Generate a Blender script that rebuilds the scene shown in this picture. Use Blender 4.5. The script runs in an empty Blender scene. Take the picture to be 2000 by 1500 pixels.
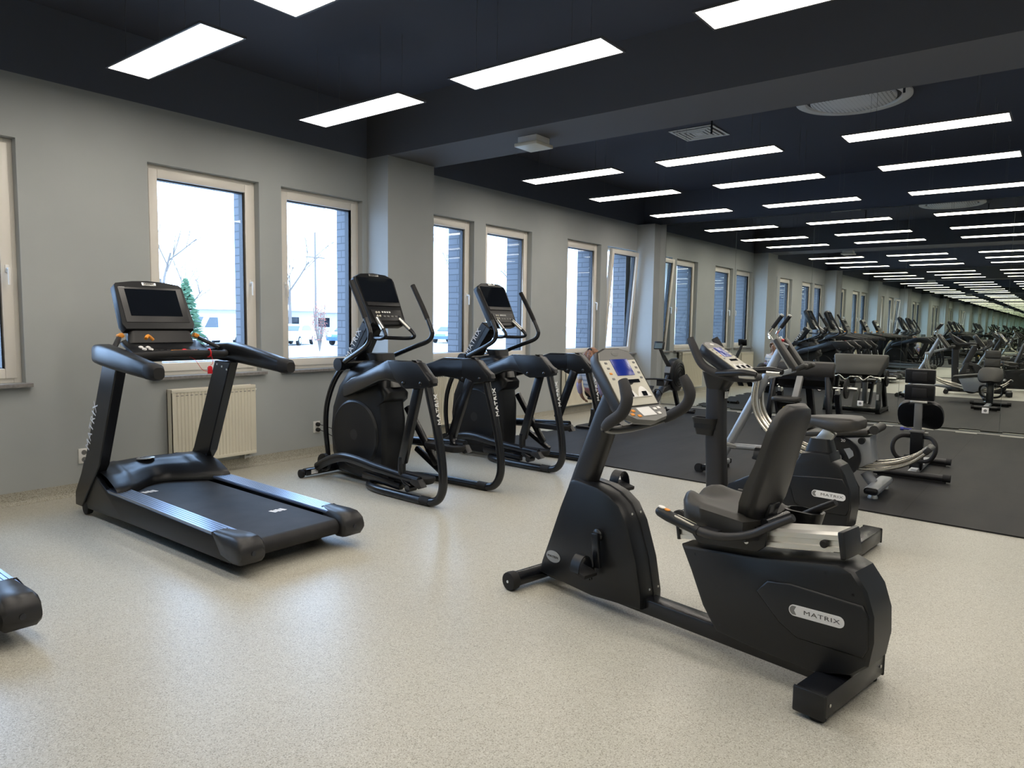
import bpy, bmesh, math, random
from mathutils import Vector, Matrix, Euler
random.seed(7)
sc = bpy.context.scene
C = bpy.context.collection
PI = math.pi
def rad(d): return d*PI/180

# ------------------------------------------------------------------ camera
YAW, PITCH, ROLL, HC = rad(51.918), rad(4.950), rad(-0.834), 1.5
Fv = Vector((math.sin(YAW)*math.cos(PITCH), math.cos(YAW)*math.cos(PITCH), -math.sin(PITCH)))
Rv = Vector((math.cos(YAW), -math.sin(YAW), 0))
Uv = Rv.cross(Fv)
c_, s_ = math.cos(ROLL), math.sin(ROLL)
R2 = Rv*c_ - Uv*s_
U2 = Rv*s_ + Uv*c_
cam_d = bpy.data.cameras.new('camera'); cam = bpy.data.objects.new('camera', cam_d); C.objects.link(cam)
M = Matrix((( R2.x, U2.x, -Fv.x, 0), (R2.y, U2.y, -Fv.y, 0), (R2.z, U2.z, -Fv.z, HC), (0, 0, 0, 1)))
cam.matrix_world = M
cam_d.sensor_width = 36; cam_d.lens = 36*1388.6/2000; cam_d.clip_start = 0.05; cam_d.clip_end = 400
sc.camera = cam

# ------------------------------------------------------------------ view, world, bounces
sc.view_settings.view_transform = 'Standard'; sc.view_settings.look = 'None'
sc.view_settings.gamma = 1; sc.view_settings.use_curve_mapping = False
sc.view_settings.exposure = 0.0
SKY = (0.44, 0.64, 1.0); SKY_STRENGTH = 11.0
PANEL_EMIT = 15.5
w = bpy.data.worlds.new('world'); sc.world = w; w.use_nodes = True
bg = w.node_tree.nodes['Background']; bg.inputs[0].default_value = (*SKY, 1); bg.inputs[1].default_value = SKY_STRENGTH
cy = sc.cycles
cy.max_bounces = 30; cy.glossy_bounces = 28; cy.diffuse_bounces = 4; cy.transmission_bounces = 12
cy.transparent_max_bounces = 24; cy.use_denoising = True
try: cy.denoiser = 'OPENIMAGEDENOISE'
except Exception: pass
cy.caustics_reflective = False; cy.caustics_refractive = False
cy.sample_clamp_indirect = 6
cy.use_light_tree = True

# ------------------------------------------------------------------ materials
def mat(name, col, rough=0.5, metal=0.0, spec=0.5, emit=None, estr=0.0, coat=0.0):
    m = bpy.data.materials.new(name); m.use_nodes = True
    b = m.node_tree.nodes['Principled BSDF']
    b.inputs['Base Color'].default_value = (*col, 1); b.inputs['Roughness'].default_value = rough
    b.inputs['Metallic'].default_value = metal; b.inputs['Specular IOR Level'].default_value = spec
    if coat: b.inputs['Coat Weight'].default_value = coat; b.inputs['Coat Roughness'].default_value = 0.15
    if emit: b.inputs['Emission Color'].default_value = (*emit, 1); b.inputs['Emission Strength'].default_value = estr
    return m
def nodes(m): return m.node_tree.nodes, m.node_tree.links, m.node_tree.nodes['Principled BSDF']
def add_bump(m, scale, strength, dist=0.002, detail=2):
    n, l, b = nodes(m)
    tc = n.new('ShaderNodeTexCoord'); t = n.new('ShaderNodeTexNoise'); t.inputs['Scale'].default_value = scale; t.inputs['Detail'].default_value = detail
    bp = n.new('ShaderNodeBump'); bp.inputs['Strength'].default_value = strength; bp.inputs['Distance'].default_value = dist
    l.new(tc.outputs['Object'], t.inputs['Vector']); l.new(t.outputs['Fac'], bp.inputs['Height']); l.new(bp.outputs['Normal'], b.inputs['Normal'])
    return m
def mottled(m, c1, c2, scale, detail=4, lo=0.35, hi=0.65):
    n, l, b = nodes(m)
    tc = n.new('ShaderNodeTexCoord'); t = n.new('ShaderNodeTexNoise'); t.inputs['Scale'].default_value = scale; t.inputs['Detail'].default_value = detail
    r = n.new('ShaderNodeValToRGB'); r.color_ramp.elements[0].position = lo; r.color_ramp.elements[1].position = hi
    r.color_ramp.elements[0].color = (*c1, 1); r.color_ramp.elements[1].color = (*c2, 1)
    l.new(tc.outputs['Object'], t.inputs['Vector']); l.new(t.outputs['Fac'], r.inputs[0]); l.new(r.outputs[0], b.inputs['Base Color'])
    return m

M_wall = mottled(mat('wall_paint', (0.3, 0.31, 0.31), 0.75, spec=0.3), (0.415, 0.440, 0.440), (0.445, 0.470, 0.468), 1.3)
add_bump(M_wall, 60, 0.12)
M_black_paint = add_bump(mat('ceiling_paint', (0.078, 0.085, 0.112), 0.8, spec=0.3), 30, 0.2)
M_upper = add_bump(mat('upper_wall_lit_paint', (0.125, 0.142, 0.185), 0.8, spec=0.3), 30, 0.2)  # same black paint as the ceiling, lightened to replace light missing above the panels
M_beam = add_bump(mat('beam_paint', (0.135, 0.138, 0.152), 0.8, spec=0.3), 30, 0.2)
M_pvc = mat('white_pvc', (0.84, 0.80, 0.73), 0.35)
M_gasket = mat('dark_gasket', (0.02, 0.022, 0.03), 0.5)
M_sill = mottled(mat('sill_stone', (0.25, 0.24, 0.23), 0.4), (0.20, 0.19, 0.185), (0.27, 0.26, 0.25), 40)
M_rad = mat('radiator_enamel', (0.76, 0.72, 0.60), 0.3)
M_chrome = mat('chrome', (0.86, 0.85, 0.83), 0.12, 1.0)
M_pol = mat('polished_rail', (0.74, 0.71, 0.64), 0.24, 1.0)
M_steel = mat('brushed_steel', (0.62, 0.62, 0.6), 0.3, 1.0)
M_silver = mat('silver_paint', (0.36, 0.38, 0.40), 0.35, 0.35)
M_alu = mat('anodised_aluminium', (0.66, 0.65, 0.61), 0.33, 0.85)
M_blk = add_bump(mat('black_plastic', (0.007, 0.008, 0.010), 0.36, spec=0.4), 400, 0.08, 0.0005)
M_blk_gloss = mat('gloss_black', (0.010, 0.011, 0.014), 0.16, spec=0.55)
M_blk_metal = mat('black_powder_coat', (0.006, 0.007, 0.010), 0.27, spec=0.5)
M_rubber = add_bump(mat('rubber', (0.018, 0.018, 0.019), 0.7, spec=0.3), 200, 0.1, 0.0005)
M_belt = add_bump(mottled(mat('belt', (0.02, 0.02, 0.022), 0.6, spec=0.35), (0.014, 0.014, 0.016), (0.024, 0.024, 0.026), 6), 500, 0.2, 0.0005)
M_vinyl = add_bump(mat('padded_vinyl', (0.027, 0.026, 0.023), 0.46, spec=0.5), 300, 0.12, 0.0006)
M_vinyl_g = add_bump(mat('grey_vinyl', (0.040, 0.038, 0.035), 0.45, spec=0.5), 300, 0.12, 0.0006)
M_rail_metal = mat('sky_tinted_ribbed_metal', (0.36, 0.42, 0.53), 0.33, 0.95)  # silver-grey metal; blue sheen of the window sky is put into the colour
M_white = mat('white_plastic', (0.88, 0.87, 0.84), 0.4)
M_letter = mat('lettering_white', (0.80, 0.80, 0.80), 0.45)
M_letter_d = mat('lettering_dark', (0.06, 0.06, 0.06), 0.45)
M_grey_pl = mat('grey_plastic', (0.20, 0.20, 0.195), 0.4)
M_dgrey_pl = mat('dark_grey_plastic', (0.018, 0.018, 0.020), 0.4)
M_beige_pl = mat('pale_console_plastic', (0.62, 0.60, 0.51), 0.4)
M_orange = mat('orange_plastic', (0.80, 0.30, 0.03), 0.4)
M_yellow = mat('yellow_plastic', (0.80, 0.50, 0.03), 0.4)
M_red = mat('red_plastic', (0.62, 0.01, 0.02), 0.35)
M_screen = mat('screen_glass', (0.006, 0.008, 0.012), 0.07, spec=0.6)
M_lcd = mat('blue_lcd', (0.005, 0.012, 0.12), 0.2, emit=(0.02, 0.07, 0.60), estr=0.22)
M_grip = add_bump(mat('foam_grip', (0.028, 0.028, 0.030), 0.7), 250, 0.3, 0.001)
M_panel = mat('light_diffuser', (0.9, 0.9, 0.9), 0.5, emit=(1.0, 0.915, 0.80), estr=PANEL_EMIT)
M_frame = mat('lamp_frame', (0.10, 0.10, 0.11), 0.5)
M_wire = mat('steel_wire', (0.25, 0.25, 0.26), 0.35, 0.9)
M_mirror = mat('mirror_silver', (0.865, 0.895, 0.85), 0.0, 1.0)
M_edge = mat('mirror_edge', (0.06, 0.09, 0.08), 0.3)

def glass_mat():
    m = bpy.data.materials.new('window_glass'); m.use_nodes = True
    n, l = m.node_tree.nodes, m.node_tree.links
    for x in list(n): n.remove(x)
    o = n.new('ShaderNodeOutputMaterial'); t = n.new('ShaderNodeBsdfTransparent'); g = n.new('ShaderNodeBsdfGlossy')
    t.inputs[0].default_value = (0.93, 0.96, 0.96, 1); g.inputs['Roughness'].default_value = 0.0
    f = n.new('ShaderNodeFresnel'); f.inputs[0].default_value = 1.52; mx = n.new('ShaderNodeMixShader')
    ge = n.new('ShaderNodeNewGeometry'); iv = n.new('ShaderNodeMath'); iv.operation = 'SUBTRACT'; iv.inputs[0].default_value = 1; ml = n.new('ShaderNodeMath'); ml.operation = 'MULTIPLY'
    l.new(ge.outputs['Backfacing'], iv.inputs[1]); l.new(f.outputs[0], ml.inputs[0]); l.new(iv.outputs[0], ml.inputs[1])
    l.new(ml.outputs[0], mx.inputs[0]); l.new(t.outputs[0], mx.inputs[1]); l.new(g.outputs[0], mx.inputs[2]); l.new(mx.outputs[0], o.inputs[0])
    return m
M_glass = glass_mat()

def floor_mat(name, base, dark, light, rough):
    m = mat(name, base, rough, spec=0.45)
    n, l, b = nodes(m)
    tc = n.new('ShaderNodeTexCoord')
    big = n.new('ShaderNodeTexNoise'); big.inputs['Scale'].default_value = 0.9; big.inputs['Detail'].default_value = 3
    r0 = n.new('ShaderNodeValToRGB'); r0.color_ramp.elements[0].position = 0.3; r0.color_ramp.elements[1].position = 0.7
    r0.color_ramp.elements[0].color = (*[c*0.95 for c in base], 1); r0.color_ramp.elements[1].color = (*[min(1, c*1.04) for c in base], 1)
    v1 = n.new('ShaderNodeTexVoronoi'); v1.inputs['Scale'].default_value = 260; v1.inputs['Randomness'].default_value = 1
    sp = n.new('ShaderNodeSeparateColor'); 
    g1 = n.new('ShaderNodeMath'); g1.operation = 'GREATER_THAN'; g1.inputs[1].default_value = 0.80
    mx1 = n.new('ShaderNodeMix'); mx1.data_type = 'RGBA'; mx1.inputs['B'].default_value = (*dark, 1)
    g2 = n.new('ShaderNodeMath'); g2.operation = 'GREATER_THAN'; g2.inputs[1].default_value = 0.80
    mx2 = n.new('ShaderNodeMix'); mx2.data_type = 'RGBA'; mx2.inputs['B'].default_value = (*light, 1)
    s1 = n.new('ShaderNodeMath'); s1.operation = 'MULTIPLY'; s1.inputs[1].default_value = 0.75
    l.new(tc.outputs['Object'], big.inputs['Vector']); l.new(tc.outputs['Object'], v1.inputs['Vector'])
    l.new(big.outputs['Fac'], r0.inputs[0]); l.new(v1.outputs['Color'], sp.inputs[0])
    l.new(sp.outputs['Red'], g1.inputs[0]); l.new(g1.outputs[0], s1.inputs[0]); l.new(s1.outputs[0], mx1.inputs['Factor']); l.new(r0.outputs[0], mx1.inputs['A'])
    l.new(sp.outputs['Green'], g2.inputs[0]); l.new(g2.outputs[0], mx2.inputs['Factor']); l.new(mx1.outputs['Result'], mx2.inputs['A'])
    l.new(mx2.outputs['Result'], b.inputs['Base Color'])
    return m
M_floor = floor_mat('speckled_vinyl', (0.50, 0.485, 0.415), (0.27, 0.25, 0.20), (0.60, 0.59, 0.52), 0.36)
M_cove = floor_mat('speckled_cove', (0.40, 0.38, 0.31), (0.16, 0.145, 0.11), (0.50, 0.49, 0.43), 0.5)

def mat_rubber_floor():
    m = mat('rubber_flooring', (0.03, 0.03, 0.03), 0.62, spec=0.22)
    n, l, b = nodes(m)
    tc = n.new('ShaderNodeTexCoord'); mp = n.new('ShaderNodeMapping'); mp.inputs['Scale'].default_value = (0.5, 2.2, 1)
    t = n.new('ShaderNodeTexNoise'); t.inputs['Scale'].default_value = 2.2; t.inputs['Detail'].default_value = 6
    r = n.new('ShaderNodeValToRGB'); r.color_ramp.elements[0].position = 0.3; r.color_ramp.elements[1].position = 0.75
    r.color_ramp.elements[0].color = (0.015, 0.015, 0.017, 1); r.color_ramp.elements[1].color = (0.027, 0.026, 0.025, 1)
    br = n.new('ShaderNodeTexBrick'); br.offset = 0.0; br.inputs['Scale'].default_value = 1.0; br.inputs['Mortar Size'].default_value = 0.004
    br.inputs['Brick Width'].default_value = 0.98; br.inputs['Row Height'].default_value = 0.98
    br.inputs['Color1'].default_value = (1, 1, 1, 1); br.inputs['Color2'].default_value = (0.9, 0.9, 0.9, 1); br.inputs['Mortar'].default_value = (0.35, 0.35, 0.35, 1)
    mx = n.new('ShaderNodeMix'); mx.data_type = 'RGBA'; mx.blend_type = 'MULTIPLY'; mx.inputs['Factor'].default_value = 1
    l.new(tc.outputs['Object'], mp.inputs[0]); l.new(mp.outputs[0], t.inputs['Vector']); l.new(t.outputs['Fac'], r.inputs[0])
    l.new(tc.outputs['Object'], br.inputs['Vector']); l.new(r.outputs[0], mx.inputs['A']); l.new(br.outputs['Color'], mx.inputs['B'])
    l.new(mx.outputs['Result'], b.inputs['Base Color'])
    return m
M_mat = mat_rubber_floor()
def brick_mat():
    m = mat('dark_clinker', (0.09, 0.095, 0.11), 0.5)
    n, l, b = nodes(m)
    tc = n.new('ShaderNodeTexCoord'); mp = n.new('ShaderNodeMapping'); mp.inputs['Rotation'].default_value = (0, 0, 0)
    sx = n.new('ShaderNodeSeparateXYZ'); ad = n.new('ShaderNodeMath'); ad.operation = 'ADD'; cx = n.new('ShaderNodeCombineXYZ')
    br = n.new('ShaderNodeTexBrick'); br.inputs['Scale'].default_value = 1.0; br.inputs['Mortar Size'].default_value = 0.006
    br.inputs['Brick Width'].default_value = 0.62; br.inputs['Row Height'].default_value = 0.083
    br.inputs['Color1'].default_value = (0.072, 0.074, 0.088, 1); br.inputs['Color2'].default_value = (0.092, 0.094, 0.108, 1); br.inputs['Mortar'].default_value = (0.015, 0.015, 0.02, 1)
    l.new(tc.outputs['Object'], sx.inputs[0]); l.new(sx.outputs['X'], ad.inputs[0]); l.new(sx.outputs['Y'], ad.inputs[1])
    l.new(ad.outputs[0], cx.inputs['X']); l.new(sx.outputs['Z'], cx.inputs['Y']); l.new(cx.outputs[0], br.inputs['Vector'])
    l.new(br.outputs['Color'], b.inputs['Base Color'])
    return m
M_brick = brick_mat()

# ------------------------------------------------------------------ mesh helpers
class MB:
    def __init__(s): s.b = bmesh.new()
    def _xf(s, vs, mtx):
        bmesh.ops.transform(s.b, matrix=mtx, verts=vs)
    def box(s, c, size, rot=None, bev=0.0, seg=2):
        r = bmesh.ops.create_cube(s.b, size=1.0); vs = r['verts']
        s._xf(vs, Matrix.Diagonal((*size, 1)))
        if bev > 0:
            es = list({e for v in vs for e in v.link_edges})
            rr = bmesh.ops.bevel(s.b, geom=es, offset=bev, segments=seg, affect='EDGES', profile=0.5)
            vs = list({v for f in rr['faces'] for v in f.verts} | {v for v in vs if v.is_valid})
        m = Matrix.Translation(c)
        if rot: m = m @ Euler(rot).to_matrix().to_4x4()
        s._xf(vs, m); return s
    def bx(s, x0, x1, y0, y1, z0, z1, bev=0.0, seg=2):
        return s.box(((x0+x1)/2, (y0+y1)/2, (z0+z1)/2), (abs(x1-x0), abs(y1-y0), abs(z1-z0)), None, bev, seg)
    def beam(s, p0, p1, w, d, up=(1, 0, 0), bev=0.0, w1=None, d1=None):
        """rectangular bar from p0 to p1; w measured along 'up', d along the third direction"""
        p0, p1 = Vector(p0), Vector(p1); a = (p1-p0).normalized(); u = Vector(up); u = (u - a*u.dot(a)).normalized(); t = a.cross(u)
        w1 = w if w1 is None else w1; d1 = d if d1 is None else d1
        vs = []
        for p, ww, dd in ((p0, w, d), (p1, w1, d1)):
            for su, st in ((-1, -1), (1, -1), (1, 1), (-1, 1)):
                vs.append(s.b.verts.new(p + u*su*ww/2 + t*st*dd/2))
        fs = [s.b.faces.new([vs[i] for i in q]) for q in ((3, 2, 1, 0), (4, 5, 6, 7), (0, 1, 5, 4), (1, 2, 6, 5), (2, 3, 7, 6), (3, 0, 4, 7))]
        if bev > 0:
            es = list({e for f in fs for e in f.edges})
            bmesh.ops.bevel(s.b, geom=es, offset=bev, segments=2, affect='EDGES', profile=0.5)
        return s
    def tube(s, pts, r, seg=12, closed=False, smooth_pts=0, caps=True, flat=1.0, up=(0, 0, 1)):
        """tube along points; r number or list; flat squeezes the section along the binormal"""
        P = [Vector(p) for p in pts]
        R = list(r) if isinstance(r, (list, tuple)) else [r]*len(P)
        if smooth_pts:
            Q, S = [], []; n = len(P)
            rng = range(n if closed else n-1)
            for i in rng:
                g = lambda k: P[k % n] if closed else P[max(0, min(n-1, k))]
                p0, p1, p2, p3 = g(i-1), g(i), g(i+1), g(i+2)
                for k in range(smooth_pts):
                    t = k/smooth_pts
                    Q.append(0.5*((2*p1)+(-p0+p2)*t+(2*p0-5*p1+4*p2-p3)*t*t+(-p0+3*p1-3*p2+p3)*t**3))
                    S.append(R[i]*(1-t)+R[(i+1) % n]*t)
            if not closed: Q.append(P[-1]); S.append(R[-1])
            P, R = Q, S
        n = len(P); rings = []; prev = None
        for i in range(n):
            if closed: a = (P[(i+1) % n]-P[i-1]).normalized()
            else: a = (P[min(i+1, n-1)]-P[max(i-1, 0)]).normalized()
            if prev is None:
                u = Vector(up); u = u-a*u.dot(a)
                if u.length < 1e-3: u = Vector((1, 0, 0)); u = u-a*u.dot(a)
                u.normalize()
            else:
                u = prev-a*prev.dot(a); u.normalize()
            prev = u; t = a.cross(u)
            rings.append([s.b.verts.new(P[i]+(u*math.cos(2*PI*k/seg)+t*math.sin(2*PI*k/seg)*flat)*R[i]) for k in range(seg)])
        for i in range(n if closed else n-1):
            A, B = rings[i], rings[(i+1) % n]
            for k in range(seg):
                s.b.faces.new((A[k], A[(k+1) % seg], B[(k+1) % seg], B[k]))
        if not closed and caps:
            s.b.faces.new(rings[0][::-1]); s.b.faces.new(rings[-1])
        return s
    def cyl(s, p0, p1, r, seg=20, r1=None):
        return s.tube([p0, p1], [r, r if r1 is None else r1], seg)
    def prism(s, poly, a0, a1, axis='x', bev=0.0, seg=2, inset=None):
        """poly: 2-D outline; extruded from a0 to a1 along axis (x: poly is (y,z); y: (x,z); z: (x,y))"""
        def pt(p, a):
            return {'x': (a, p[0], p[1]), 'y': (p[0], a, p[1]), 'z': (p[0], p[1], a)}[axis]
        A = [s.b.verts.new(pt(p, a0)) for p in poly]; B = [s.b.verts.new(pt(p, a1)) for p in poly]
        n = len(poly); fs = [s.b.faces.new(A), s.b.faces.new(B[::-1])]
        for i in range(n): fs.append(s.b.faces.new((A[i], B[i], B[(i+1) % n], A[(i+1) % n])))
        bmesh.ops.recalc_face_normals(s.b, faces=fs)
        if bev > 0:
            es = list({e for e in fs[0].edges} | {e for e in fs[1].edges})
            bmesh.ops.bevel(s.b, geom=es, offset=bev, segments=seg, affect='EDGES', profile=0.5)
        return s
    def loft(s, secs, close_ends=True):
        """secs: list of equally long point loops"""
        rings = [[s.b.verts.new(p) for p in sec] for sec in secs]; n = len(rings[0]); fs = []
        for A, B in zip(rings, rings[1:]):
            for k in range(n): fs.append(s.b.faces.new((A[k], A[(k+1) % n], B[(k+1) % n], B[k])))
        if close_ends: fs.append(s.b.faces.new(rings[0][::-1])); fs.append(s.b.faces.new(rings[-1]))
        bmesh.ops.recalc_face_normals(s.b, faces=fs)
        return s
    def lathe(s, prof, c, axis='x', seg=32, hollow=False):
        """prof: (radius, offset along axis)"""
        rings = []
        for r, h in prof:
            ring = []
            for k in range(seg):
                a = 2*PI*k/seg; ca, sa = math.cos(a)*r, math.sin(a)*r
                p = {'x': (h, ca, sa), 'y': (ca, h, sa), 'z': (ca, sa, h)}[axis]
                ring.append(s.b.verts.new(Vector(c)+Vector(p)))
            rings.append(ring)
        fs = []
        for A, B in zip(rings, rings[1:]):
            for k in range(seg): fs.append(s.b.faces.new((A[k], A[(k+1) % seg], B[(k+1) % seg], B[k])))
        if hollow:
            for k in range(seg): fs.append(s.b.faces.new((rings[-1][k], rings[-1][(k+1) % seg], rings[0][(k+1) % seg], rings[0][k])))
        else: fs.append(s.b.faces.new(rings[0][::-1])); fs.append(s.b.faces.new(rings[-1]))
        bmesh.ops.recalc_face_normals(s.b, faces=fs)
        return s
    def ball(s, c, r, sc3=(1, 1, 1), rot=None, sub=2):
        rr = bmesh.ops.create_icosphere(s.b, subdivisions=sub, radius=r)
        m = Matrix.Translation(c)
        if rot: m = m @ Euler(rot).to_matrix().to_4x4()
        s._xf(rr['verts'], m @ Matrix.Diagonal((*sc3, 1))); return s
    def xf(s, m): bmesh.ops.transform(s.b, matrix=m, verts=s.b.verts); return s
    def build(s, name, m, parent=None, smooth=True, angle=35, bevel=0.0, sub=0, mats=None):
        bmesh.ops.remove_doubles(s.b, verts=s.b.verts, dist=1e-6)
        me = bpy.data.meshes.new(name); s.b.to_mesh(me); s.b.free()
        me.materials.append(m)
        for x in (mats or []): me.materials.append(x)
        o = bpy.data.objects.new(name, me); C.objects.link(o)
        if parent: o.parent = parent
        if smooth:
            for p in me.polygons: p.use_smooth = True
            try: me.set_sharp_from_angle(angle=rad(angle))
            except Exception: pass
        if bevel > 0:
            md = o.modifiers.new('bevel', 'BEVEL'); md.width = bevel; md.segments = 2; md.limit_method = 'ANGLE'; md.angle_limit = rad(40)
        if sub:
            md = o.modifiers.new('sub', 'SUBSURF'); md.levels = sub; md.render_levels = sub
        return o
def rrect(w, h, r, n=5, cx=0, cy=0):
    pts = []
    for qx, qy, a0 in ((1, 1, 0), (-1, 1, 90), (-1, -1, 180), (1, -1, 270)):
        for k in range(n+1):
            a = rad(a0+90*k/n); pts.append((cx+qx*(w/2-r)+math.cos(a)*r, cy+qy*(h/2-r)+math.sin(a)*r))
    return pts
def text_mesh(name, txt, size, mtx, m, parent=None, stretch=1.0, extrude=0.0008, spacing=1.0, align='CENTER'):
    cu = bpy.data.curves.new(name, 'FONT'); cu.body = txt; cu.size = size; cu.extrude = extrude; cu.align_x = align; cu.align_y = 'CENTER'
    cu.space_character = spacing; cu.resolution_u = 3
    o = bpy.data.objects.new(name, cu); C.objects.link(o)
    dg = bpy.context.evaluated_depsgraph_get(); me = bpy.data.meshes.new_from_object(o.evaluated_get(dg))
    bpy.data.objects.remove(o); bpy.data.curves.remove(cu)
    me.transform(mtx @ Matrix.Diagonal((stretch, 1, 1, 1))); me.name = name
    me.materials.clear(); me.materials.append(m)
    o = bpy.data.objects.new(name, me); C.objects.link(o)
    if parent: o.parent = parent
    return o
def frame(p, x, y):
    """matrix with local x, y given"""
    x = Vector(x).normalized(); y = Vector(y); y = (y-x*y.dot(x)).normalized(); z = x.cross(y)
    return Matrix(((x.x, y.x, z.x, p[0]), (x.y, y.y, z.y, p[1]), (x.z, y.z, z.z, p[2]), (0, 0, 0, 1)))
def struct(o): o['kind'] = 'structure'; return o
def tag(o, label, cat, group=None, kind=None):
    o['label'] = label; o['category'] = cat
    if group: o['group'] = group
    if kind: o['kind'] = kind
    return o
def empty(name, loc, rz, label, cat, group=None):
    o = bpy.data.objects.new(name, None); C.objects.link(o); o.location = loc; o.rotation_euler = (0, 0, rz); o.empty_display_size = 0.1
    return tag(o, label, cat, group)
def copy_tree(o, parent=None):
    c = o.copy(); C.objects.link(c)
    if parent: c.parent = parent
    for ch in list(o.children): copy_tree(ch, c)
    return c

# ------------------------------------------------------------------ room shell
XB, XM, YW, YS, ZP, ZT = -0.62, 12.26, 6.50, -2.6, 3.35, 3.92
YD = 6.14           # front face of the wall columns
WIN = [(-0.32, 0.75), (0.97, 2.043), (3.04, 4.136), (4.391, 5.466), (6.32, 7.412), (7.655, 8.735), (9.70, 10.749), (10.965, 12.011)]
WZ0, WZ1 = 0.965, 2.864
struct(MB().bx(XB-0.3, XM+0.3, YS-0.3, YW, -0.1, 0).build('floor', M_floor, smooth=False))
# window wall with openings, grey paint up to ZP and black above
def wall_with_holes():
    b = MB(); xs = [XB-0.3]+[v for wv in WIN for v in wv]+[XM+0.3]
    y0, y1 = YW, 6.70
    for i in range(0, len(xs), 2):
        b.bx(xs[i], xs[i+1], y0, y1, -0.1, ZP)
    for (a, c) in WIN:
        b.bx(a, c, y0, y1, -0.1, WZ0); b.bx(a, c, y0, y1, WZ1, ZP)
    for (a, c) in ((5.526, 6.259), (12.025, XM+0.3), (XB-0.3, -0.385)):
        b.bx(a, c, YD, YW+0.01, -0.1, ZP-0.005)
    return b
ww = struct(wall_with_holes().build('wall_window_side', M_wall, smooth=False))
struct(MB().bx(XB-0.3, XM+0.3, YW-0.0, 6.7, ZP, ZT+0.1).build('wall_window_side_upper', M_upper, smooth=False))
def ext():
    b = MB(); xs = [XB-1.5]+[v for wv in WIN for v in wv]+[XM+2.5]
    for i in range(0, len(xs), 2):
        b.bx(xs[i]+(0.02 if i else 0), xs[i+1]-0.02 if i < len(xs)-2 else xs[i+1], 6.70, 7.0, -0.6, 4.6)
    for (a, c) in WIN:
        b.bx(a+0.02, c-0.02, 6.70, 7.0, -0.6, WZ0-0.02); b.bx(a+0.02, c-0.02, 6.70, 7.0, WZ1+0.0, 4.6)
    return b
struct(ext().build('wall_brick_facade', M_brick, smooth=False))
for nm, x0, x1 in (('wall_mirror_side', XM+0.012, XM+0.3), ('wall_back', XB-0.3, XB-0.012)):
    struct(MB().bx(x0, x1, YS-0.3, YW, -0.1, ZP).build(nm, M_wall, smooth=False))
    struct(MB().bx(x0, x1, YS-0.3, YW, ZP, ZT+0.1).build(nm+'_upper', M_upper, smooth=False))
struct(MB().bx(XB, XM, YS-0.3, YS, -0.1, ZP).build('wall_opposite', M_wall, smooth=False))
struct(MB().bx(XB, XM, YS-0.3, YS, ZP, ZT+0.1).build('wall_opposite_upper', M_upper, smooth=False))
struct(MB().bx(XB-0.3, XM+0.3, YS-0.3, 6.7, ZT, ZT+0.2).build('ceiling', M_black_paint, smooth=False))
struct(MB().bx(5.53, 6.30, YS, YW, ZP-0.006, ZT).build('trim_1', M_beam, smooth=False))       # downstand beam over the column
# coved skirting of the floor vinyl
def skirt(segs):
    b = MB()
    for (p0, p1, n) in segs:
        p0, p1, n = Vector((*p0, 0)), Vector((*p1, 0)), Vector((*n, 0))
        prof = [(0.0, 0.0), (0.045, 0.0), (0.022, 0.012), (0.010, 0.034), (0.006, 0.10), (0.0, 0.10)]
        b.loft([[p+n*d+Vector((0, 0, z)) for d, z in prof] for p in (p0, p1)])
    return b
segs = [((-0.385, YW), (5.526, YW), (0, -1)), ((5.526, YW), (5.526, YD), (-1, 0)), ((5.526, YD), (6.259, YD), (0, -1)), ((6.259, YD), (6.259, YW), (1, 0)),
        ((6.259, YW), (12.025, YW), (0, -1)), ((12.025, YW), (12.025, YD), (-1, 0)), ((12.025, YD), (XM, YD), (0, -1)), ((XB, YD), (-0.385, YD), (0, -1)), ((-0.385, YD), (-0.385, YW), (1, 0))]
struct(skirt(segs).build('baseboard_window_side', M_cove))

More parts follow.
